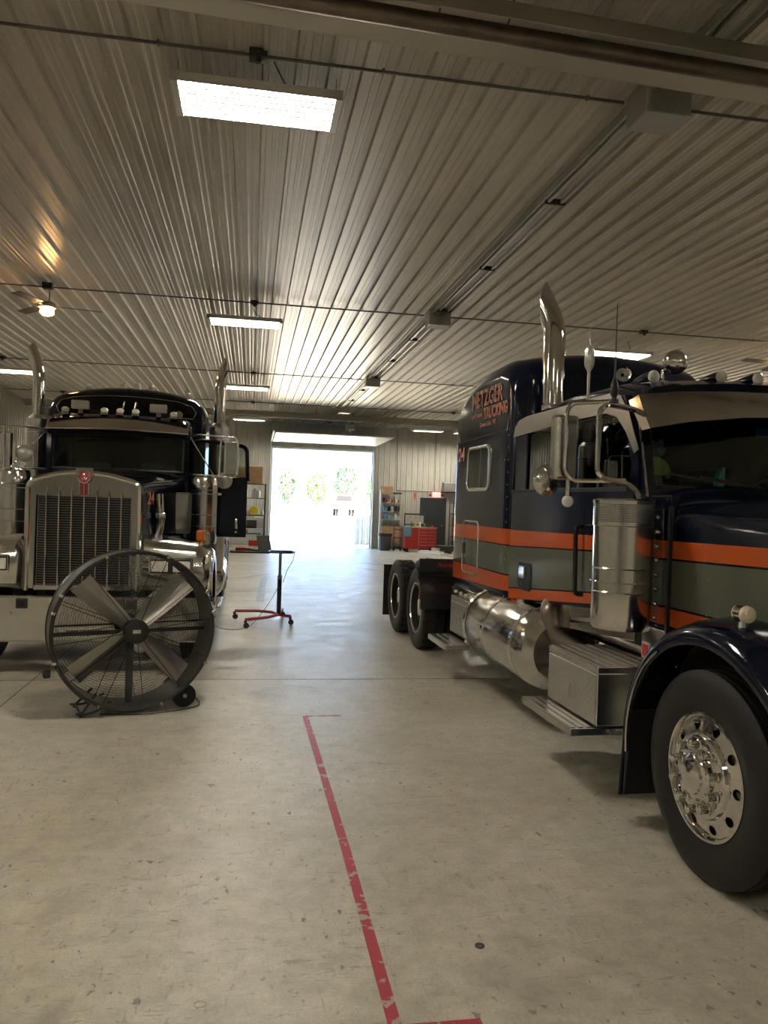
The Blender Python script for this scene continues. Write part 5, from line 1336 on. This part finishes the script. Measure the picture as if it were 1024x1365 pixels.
for zi, (z, nm) in enumerate(((1.20, 'lowest stocked shelf'), (1.52, 'middle shelf'), (1.86, 'upper shelf'))):
    x = 5.08; q = 0
    while x < 5.80:
        w = rr.uniform(.07, .13); h = rr.uniform(.12, .24); c = rr.choice(cols)
        m = MB()
        if rr.random() < .5: m.box(-w/2, w/2, -.08, .08, 0, h, .006); kind = 'box'
        else: m.lathe([(w*.42, 0), (w*.45, .01), (w*.45, h*.7), (w*.2, h*.85), (w*.2, h), (.001, h)], n=12); kind = 'bottle'
        o = m.build('supply_'+kind, MT[c], loc=(x+w/2, 30.42, z+.001))
        tag(o, 'small %s %s on the %s of the grey shelving right of the doorway' % (cn[c], kind, nm), kind, 'supplies on the grey shelving right of the doorway')
        x += w + rr.uniform(.015, .04)
m = MB(); m.box(-.22, .22, -.17, .17, 0, .30, .006); tag(m.build('cardboard_box', MT['cardboard'], loc=(5.28, 30.5, 2.201)), 'cardboard box on top of the grey shelving right of the doorway', 'box')
m = MB(); m.box(-.17, .17, -.1, .1, 0, .07, .01); tag(m.build('black_case', MT['black_metal'], loc=(5.70, 30.5, 2.201)), 'flat black case on top of the grey shelving', 'case')
for i, z in enumerate((.26, .50, .72)):
    m = MB(); m.box(-.36, .36, -.16, .16, 0, .21, .006); tag(m.build('cardboard_box', MT['cardboard'], loc=(5.47, 30.5, z-.008)), 'wide tan box in the stack low on the grey shelving, %s' % ('bottom', 'middle', 'top')[i], 'box', 'tan boxes stacked low on the shelving')
m = MB(); m.cyl((0, 0, 0), (0, 0.05, 2.36), .03, n=10); tag(m.build('white_pole', MT['white_plastic'], loc=(4.97, 30.2, 0)), 'tall white pole leaning upright beside the doorway trash can', 'pole')
t = thing('trash_can', 'dark grey tapered trash can beside the right edge of the doorway', 'trash can', (5.12, 29.7, 0))
m = MB(); m.lathe([(.001, .0), (.20, 0), (.215, .03), (.255, .62), (.27, .63), (.27, .66), (.245, .66), (.20, .04), (.001, .03)], n=28); m.build('bin', MT['grey_plastic'], t)
m = MB(); m.lathe([(.25, .60), (.262, .655), (.285, .66), (.28, .56)], n=28, caps=False); m.build('bag', MT['black_rubber_flap'], t)
# red tool cabinet
t = thing('tool_chest', 'red rolling tool chest cluttered with tools against the far wall', 'tool chest', (6.35, 29.2, 0))
m = MB(); m.box(-.58, .62, -.28, .28, .15, .93, .01); m.build('cabinet', MT['red_tool'], t)
for col, (xa, xb) in enumerate(((-.05, .29), (.31, .60))):
    for k in range(6):
        m = MB(); z = .18+.125*k; m.box(xa, xb, -.292, -.278, z, z+.115, .004); dr = m.build('drawer', MT['red_tool'], t)
        m = MB(); m.box(xa+.02, xb-.02, -.304, -.29, z+.092, z+.104, .002); m.build('drawer_pull', MT['brushed_aluminium'], dr)
m = MB(); m.box(-.07, -.05, -.296, -.278, .15, .93); m.box(-.60, .64, -.30, .30, .93, .96, .004); m.build('wooden_top', MT['wood_board'], t)
for x in (-.48, .5):
    for y in (-.2, .2):
        m = MB(); m.lathe([(.02, -.02), (.06, -.02), (.06, .02), (.02, .02)], (x, y, .062), (0, 1, 0), 16); m.box(x-.03, x+.03, y-.03, y+.03, .11, .151); m.build('caster', MT['black_metal'], t)
its = (('green spray can', 'spray_can', 'can', 'plush_green', -.30, .2), ('yellow spray can', 'spray_can', 'can', 'yellow_plastic', -.16, .17), ('white spray can', 'spray_can', 'can', 'white_plastic', .02, .21), ('green oil bottle', 'oil_bottle', 'bottle', 'plush_green', .2, .16), ('black oil bottle', 'oil_bottle', 'bottle', 'black_metal', .36, .13), ('red parts tin', 'parts_tin', 'tin', 'red_plastic', .5, .08))
for lb, nm, ct, mt_, dx, h in its:
    m = MB(); m.lathe([(.001, 0), (.035, 0), (.038, .01), (.038, h*.72), (.02, h*.82), (.018, h), (.001, h)], n=14)
    tag(m.build(nm, MT[mt_], loc=(6.35+dx, 29.15, .961)), lb + ' standing on top of the red tool chest', ct)
m = MB(); m.sheet([[(-.10+.07*i, y + .006*math.sin(3*i), z) for i in range(5)] for y, z in ((.16, .034), (.02, .036), (-.03, .03), (-.04, -.12), (-.045, -.33))], .01); tag(m.build('blue_rag', MT['blue_cloth'], loc=(5.80, 28.90, .93)), 'pale blue rag hanging over the left corner of the red tool chest', 'rag')
# framed rack behind the chest
t = thing('hose_rack', 'dark iron frame rack standing behind the red tool chest', 'rack', (6.40, 30.3, 0))
m = MB(); m.box(-.42, -.38, -.02, .02, 0, 1.45); m.box(.38, .42, -.02, .02, 0, 1.45); m.box(-.42, .42, -.02, .02, 1.40, 1.46); m.box(-.42, .42, -.02, .02, 1.0, 1.04); m.build('frame', MT['dark_iron'], t)
m = MB(); m.box(-.36, .36, .0, .02, 1.06, 1.38); m.build('back_plate', MT['galv'], t)
for x in (-.2, .02, .22):
    m = MB(); m.cyl((x, -.02, 1.3), (x, -.12, 1.32), .012, n=8); m.build('hook', MT['dark_iron'], t)
t = thing('hand_truck', 'small dark wire cart between the grey shelving and red tool chest', 'cart', (5.60, 29.66, 0))
m = MB(); m.box(-.14, .14, -.15, .15, .12, .15); m.box(-.14, .14, -.15, .15, .5, .53); m.box(-.14, .14, -.15, .15, .82, .85); 
for x in (-.13, .13):
    for y in (-.14, .14): m.box(x-.01, x+.01, y-.01, y+.01, .05, 1.0)
m.build('frame', MT['dark_iron'], t)
for x in (-.13, .13): m = MB(); m.cyl((x-.02, 0, .06), (x+.02, 0, .06), .06, n=14); m.build('wheel', MT['black_metal'], t)
# shelves right of door, half hidden by truck
shelf_unit('parts_shelf', 'dark open parts shelf beside the dark far door, partly behind the right truck', 'shelving', 7.85, 8.65, 29.9, 30.5, (.15, .60, 1.05, 1.50, 1.95), 'black_metal')
for i, (z, c, lb) in enumerate(((.601, 'sign_orange', 'orange box on the second shelf of the dark parts shelf'), (1.051, 'brick_books', 'brown box on the third shelf of the dark parts shelf'), (1.501, 'white_plastic', 'white rounded canister on the upper shelf of the dark parts shelf'), (.151, 'grey_plastic', 'grey crate on the bottom shelf of the dark parts shelf'))):
    m = MB()
    if i == 2: m.lathe([(.001, 0), (.13, 0), (.14, .02), (.14, .2), (.08, .28), (.001, .29)], n=18)
    else: m.box(-.17, .17, -.18, .18, 0, .28, .01)
    tag(m.build('parts_box' if i != 2 else 'canister', MT[c], loc=(8.10, 30.15, z)), lb, 'box' if i != 2 else 'canister')
t = thing('pallet', 'low dark pallet with iron frame on the floor before the dark far door', 'pallet', (7.45, 29.0, 0))
for k in range(5): m = MB(); m.box(-.5, .5, -.4+.18*k, -.4+.18*k+.1, .10, .125); m.build('board', MT['dark_iron'], t)
for x in (-.45, 0, .45): m = MB(); m.box(x-.04, x+.04, -.4, .42, 0, .10); m.build('runner', MT['dark_iron'], t)
m = MB(); m.box(-.42, .42, -.32, .32, 0, .16, .02); tag(m.build('iron_frame', MT['dark_iron'], loc=(7.45, 29.0, .126)), 'dark iron part lying on the low pallet before the far door', 'metal part')
m = MB(); m.box(-.55, .55, -.20, .20, 0, .10, .01); m.box(-.50, .42, -.12, .12, .10, .15, .01); tag(m.build('folded_sheet', MT['white_plastic'], loc=(6.55, 27.6, 0)), 'pale white folded panel lying on the floor behind the right truck wheels', 'panel').rotation_euler = (0, 0, -.9)
m = MB(); m.box(-.5, .5, -.4, .4, 0, .05, .01); tag(m.build('wooden_sheet', MT['wood_board'], loc=(7.45, 26.6, 0)), 'flat tan board on the floor beyond the right truck frame', 'board')
tag(MB().box(-.16, .16, -.04, .04, 0, .22, .02).build('white_bag', MT['white_plastic'], loc=(6.85, 28.45, 0)), 'small white bag slumped on the floor at the foot of the red tool chest', 'bag')

# ================================================================== FAR END CLUTTER (left of the doorway)
t = shelf_unit('storage_rack', 'grey storage rack with boxes left of the doorway beside the open truck door', 'shelving', -1.2, .50, 27.9, 28.5, (.6, 1.25, 1.86, 2.36), 'dark_iron', .05)
for x, z, w, h, c, nm, ct, lb in ((.10, 2.361, .26, .62, 'cardboard', 'cardboard_box', 'box', 'tall cardboard box at the right end of the storage rack top'),
        (-.42, 2.361, .24, .58, 'cardboard', 'cardboard_box', 'box', 'cardboard box second from the right on the storage rack top'), (-.92, 2.361, .22, .45, 'cardboard', 'cardboard_box', 'box', 'low cardboard box at the left end of the storage rack top'),
        (.14, 1.861, .20, .34, 'white_plastic', 'white_jug', 'jug', 'white plastic jug on the upper shelf of the storage rack'), (-.30, 1.861, .16, .3, 'white_plastic', 'white_carton', 'carton', 'white carton on the upper shelf of the storage rack'),
        (-.66, 1.251, .2, .3, 'grey_plastic', 'grey_bin', 'bin', 'grey bin on the middle shelf of the storage rack'), (-.35, .601, .25, .35, 'brick_books', 'brown_box', 'box', 'brown box on the lower shelf of the storage rack')):
    m = MB()
    if ct == 'jug': m.lathe([(.001, 0), (.15, 0), (.16, .03), (.16, .24), (.05, .31), (.05, .36), (.001, .36)], n=18)
    else: m.box(-w, w, -.2, .2, 0, h, .01)
    tag(m.build(nm, MT[c], loc=(x, 28.2, z)), lb, ct)
t = thing('hose_reel', 'round yellow hose reel standing on the middle shelf of the storage rack', 'hose reel', (.10, 28.0, 1.406))
m = MB(); m.lathe([(.02, -.05), (.15, -.05), (.155, -.03), (.10, -.02), (.10, .02), (.155, .03), (.15, .05), (.02, .05)], (0, 0, 0), (0, 1, 0), 26); m.build('drum', MT['yellow_plastic'], t)
m = MB(); m.lathe([(.11, -.02), (.13, -.015), (.13, .015), (.11, .02)], (0, 0, 0), (0, 1, 0), 24, loop=True); m.build('hose', MT['red_plastic'], t)
for i, (x, c, s) in enumerate(((.38, 'white_plastic', .07), (-.02, 'satin_steel', .07), (-.20, 'red_plastic', .07))):
    m = MB(); m.lathe([(.001, 0), (s, 0), (s*1.1, .03), (s*.9, .14), (s*.4, .2), (.001, .21)], n=14); tag(m.build('air_tool' if i else 'funnel', MT[c], loc=(x, 28.25, 1.251)), ('white funnel at the right end', 'steel canister in the middle', 'red can')[i] + ' of the storage rack middle shelf', 'canister' if i else 'funnel')
t = thing('workbench', 'low steel workbench with clutter beneath, left of the doorway', 'workbench', (-.3, 26.9, 0))
m = MB(); m.box(-.8, .72, -.3, .3, .78, .83, .006); m.build('bench_top', MT['galv'], t)
for x in (-.76, .68):
    for y in (-.26, .26): m = MB(); m.box(x-.03, x+.03, y-.03, y+.03, 0, .78); m.build('leg', MT['galv'], t)
m = MB(); m.box(-.76, .68, -.26, .26, .2, .22); m.build('lower_shelf', MT['galv'], t)
m = MB(); m.box(-.2, .2, -.16, .16, 0, .28, .03); tag(m.build('bench_grinder', MT['dark_iron'], loc=(.0, 26.9, .831)), 'dark squat machine on the steel workbench', 'machine')
m = MB(); m.box(-.16, .16, -.1, .1, 0, .2, .03); tag(m.build('red_jack', MT['red_plastic'], loc=(.1, 26.9, .221)), 'red block stored under the steel workbench', 'jack')
t = thing('pedestal_cabinet', 'grey narrow cabinet standing at the left edge of the doorway', 'cabinet', (.32, 29.8, 0))
m = MB(); m.box(-.2, .22, -.25, .25, 0, 1.15, .01); m.build('body', MT['galv'], t)
m = MB(); m.box(-.17, .19, -.262, -.248, .1, 1.1, .004); m.build('door', MT['galv'], t)
# left bay
t = thing('parts_rack', 'red upright parts rack standing in the left bay behind the left truck mirror', 'rack', (-4.6, 15.6, 0))
for x in (-.5, .5):
    m = MB(); m.box(x-.04, x+.04, -.3, -.22, 0, 2.3); m.box(x-.04, x+.04, .22, .3, 0, 2.3); m.build('upright', MT['red_paint'], t)
for z in (.4, 1.0, 1.6, 2.2):
    m = MB(); m.box(-.5, .5, -.3, .3, z, z+.04); m.build('shelf', MT['red_paint'], t)
for z, c, lb in ((1.041, 'white_plastic', 'white tub on the second shelf of the red parts rack'), (1.641, 'white_plastic', 'white bucket on the third shelf of the red parts rack'), (.441, 'grey_plastic', 'grey bin on the bottom shelf of the red parts rack')):
    m = MB(); m.lathe([(.001, 0), (.14, 0), (.17, .3), (.18, .31), (.155, .31), (.001, .30)], n=20); tag(m.build('bucket', MT[c], loc=(-4.45, 15.6, z)), lb, 'bucket')
for k, z in enumerate((.145, .435, .725, 1.015, 1.305)):
    m = tyre_mb(.51, .27, True); m.xf(R_('Y', 90)); o = tag(m.build('spare_tyre', MT['rubber'], loc=(-4.15, 11.9, z)), 'black spare tyre in the stack at the left picture edge, %s' % ('bottom one', 'second from the floor', 'middle one', 'second from the top', 'top one')[k], 'tyre', 'stacked spare tyres in the left bay')

# ================================================================== SMALL LITTER ON THE FLOOR
for x, y, rz, ln, c, lb in ((-.89, 6.02, .9, .09, 'wood_board', 'pale wood sliver on the floor below the drum fan'), (-.06, 3.68, .45, .05, 'wood_board', 'short pale splinter on the floor left of the red line'), (-.27, 3.42, 1.3, .035, 'wood_board', 'tiny pale splinter on the open floor at left')):
    m = MB(); m.box(-.003, .003, -ln/2, ln/2, 0, .003); o = tag(m.build('wood_splinter', MT[c], loc=(x, y, .0002)), lb, 'splinter'); o.rotation_euler = (0, 0, rz)
m = MB(); m.tube([(.022*math.cos(t), .017*math.sin(t), .001) for t in [2*PI*k/24 for k in range(24)]], .0011, 5, loop=True); tag(m.build('wire_loop', MT['wood_board'], loc=(-.125, 2.84, .0005)), 'tiny pale wire ring on the floor at the bottom left', 'ring')
m = MB(); m.lathe([(.008, 0), (.02, 0), (.021, .004), (.008, .004)], n=18, loop=True); tag(m.build('washer', MT['dark_iron'], loc=(.99, 3.09, .0003)), 'dark round washer on the floor right of the red line', 'washer')

# ================================================================== OUTSIDE
def tree(x, y, h, rad, mt_, lb, n=900, seed=1):
    r = random.Random(seed)
    t = thing('tree', lb, 'tree', (x, y, -.02), 0, 'trees beyond the yard')
    m = MB(); m.tube([(0, 0, 0), (.1, 0, h*.3), (0, .1, h*.7)], .2, 8, rr=[.24, .18, .08])
    for k in range(6):
        a = r.uniform(0, 6.28); z = h*r.uniform(.3, .6); m.tube([(0, 0, z), (rad*.6*math.cos(a), rad*.6*math.sin(a), z+h*.2)], .06, 5)
    m.build('trunk', MT['bark'], t)
    m = MB()
    for k in range(n):
        a, b = r.uniform(0, 6.28), r.uniform(-1, 1); q = r.uniform(.45, 1)**.5
        s = math.sqrt(1-b*b); p = Vector((rad*q*s*math.cos(a), rad*q*s*math.sin(a), h*.62 + h*.38*q*b))
        d = Vector((r.uniform(-1, 1), r.uniform(-1, 1), r.uniform(-1, 1))).normalized(); u = d.orthogonal().normalized(); v = d.cross(u); z = r.uniform(.12, .3)
        m.face([p-u*z, p-v*z*.5, p+u*z, p+v*z*.5])
    m.build('foliage', MT[mt_], t, smooth=0)
tree(5.0, 112, 6.6, 1.3, 'leaf_dark', 'dark slim tree standing left in the bright doorway view', 500, 2)
tree(9.4, 114, 6.3, 1.7, 'leaf', 'yellow-green tree left of centre in the bright doorway view', 900, 3)
tree(13.8, 116, 7.4, 1.9, 'leaf_dark', 'taller dark tree right of centre in the bright doorway view', 900, 4)
tree(17.6, 110, 6.6, 1.6, 'leaf', 'bright green tree at the right side of the doorway view', 900, 5)
V = thing('parked_truck', 'faded red truck parked far out in the sunlit yard', 'truck', (12.0, 100, -.02))
m = MB(); m.box(-1.2, 1.2, 0, 5, .9, 1.2, .05); m.box(-1.1, 1.1, 2.0, 3.8, 1.2, 2.9, .15); m.box(-.9, .9, 0, 2.0, 1.2, 1.9, .15); m.build('body', MT['pale_red_paint'], V)
m = MB(); m.box(-1.0, 1.0, 1.96, 2.0, 2.0, 2.7, .02); m.build('windshield', MT['black_metal'], V)
for x in (-1.05, 1.05):
    for y in (.9, 4.2): m = MB(); m.cyl((x-.14, y, .5), (x+.14, y, .5), .5, n=24); m.build('wheel', MT['rubber'], V)
t = thing('gas_bottle_cage', 'pale cage of upright gas bottles outside the right edge of the doorway', 'cage', (5.0, 34.0, -.02))
for k in range(4): m = MB(); m.lathe([(.11, 0), (.115, .02), (.115, 1.1), (.06, 1.22), (.03, 1.26), (.03, 1.34)], (-.36+.25*k, 0, .0), n=16); m.build('gas_bottle', MT['tyre_paint_white'], t)
m = MB(); m.tube(rnd([(-.5, -.15, 0), (-.5, -.15, 1.3), (.55, -.15, 1.45), (.55, -.15, 0)], .2), .02, 8); m.build('rail', MT['galv'], t)

# ================================================================== LIGHT
w = bpy.data.worlds.new('world'); scn.world = w; w.use_nodes = True
nt = w.node_tree; bg = nt.nodes['Background']
bg.inputs['Color'].default_value = (.40, .64, 1.0, 1); bg.inputs['Strength'].default_value = 4.6
sd = bpy.data.lights.new('sun', 'SUN'); so = bpy.data.objects.new('sun', sd); C.objects.link(so)
sd.energy = 60; sd.angle = .01; sd.color = (1, .95, .86)
so.rotation_euler = (math.radians(38), 0, math.radians(15))
scn.view_settings.view_transform = 'Standard'; scn.view_settings.look = 'None'
scn.view_settings.exposure = 0.62; scn.view_settings.gamma = 1.0; scn.view_settings.use_curve_mapping = False
cy = scn.cycles
cy.use_denoising = True; cy.max_bounces = 8; cy.diffuse_bounces = 5; cy.glossy_bounces = 5; cy.transparent_max_bounces = 12; cy.transmission_bounces = 4
cy.sample_clamp_indirect = 8; cy.use_light_tree = True
try: cy.denoiser = 'OPENIMAGEDENOISE'
except Exception: pass
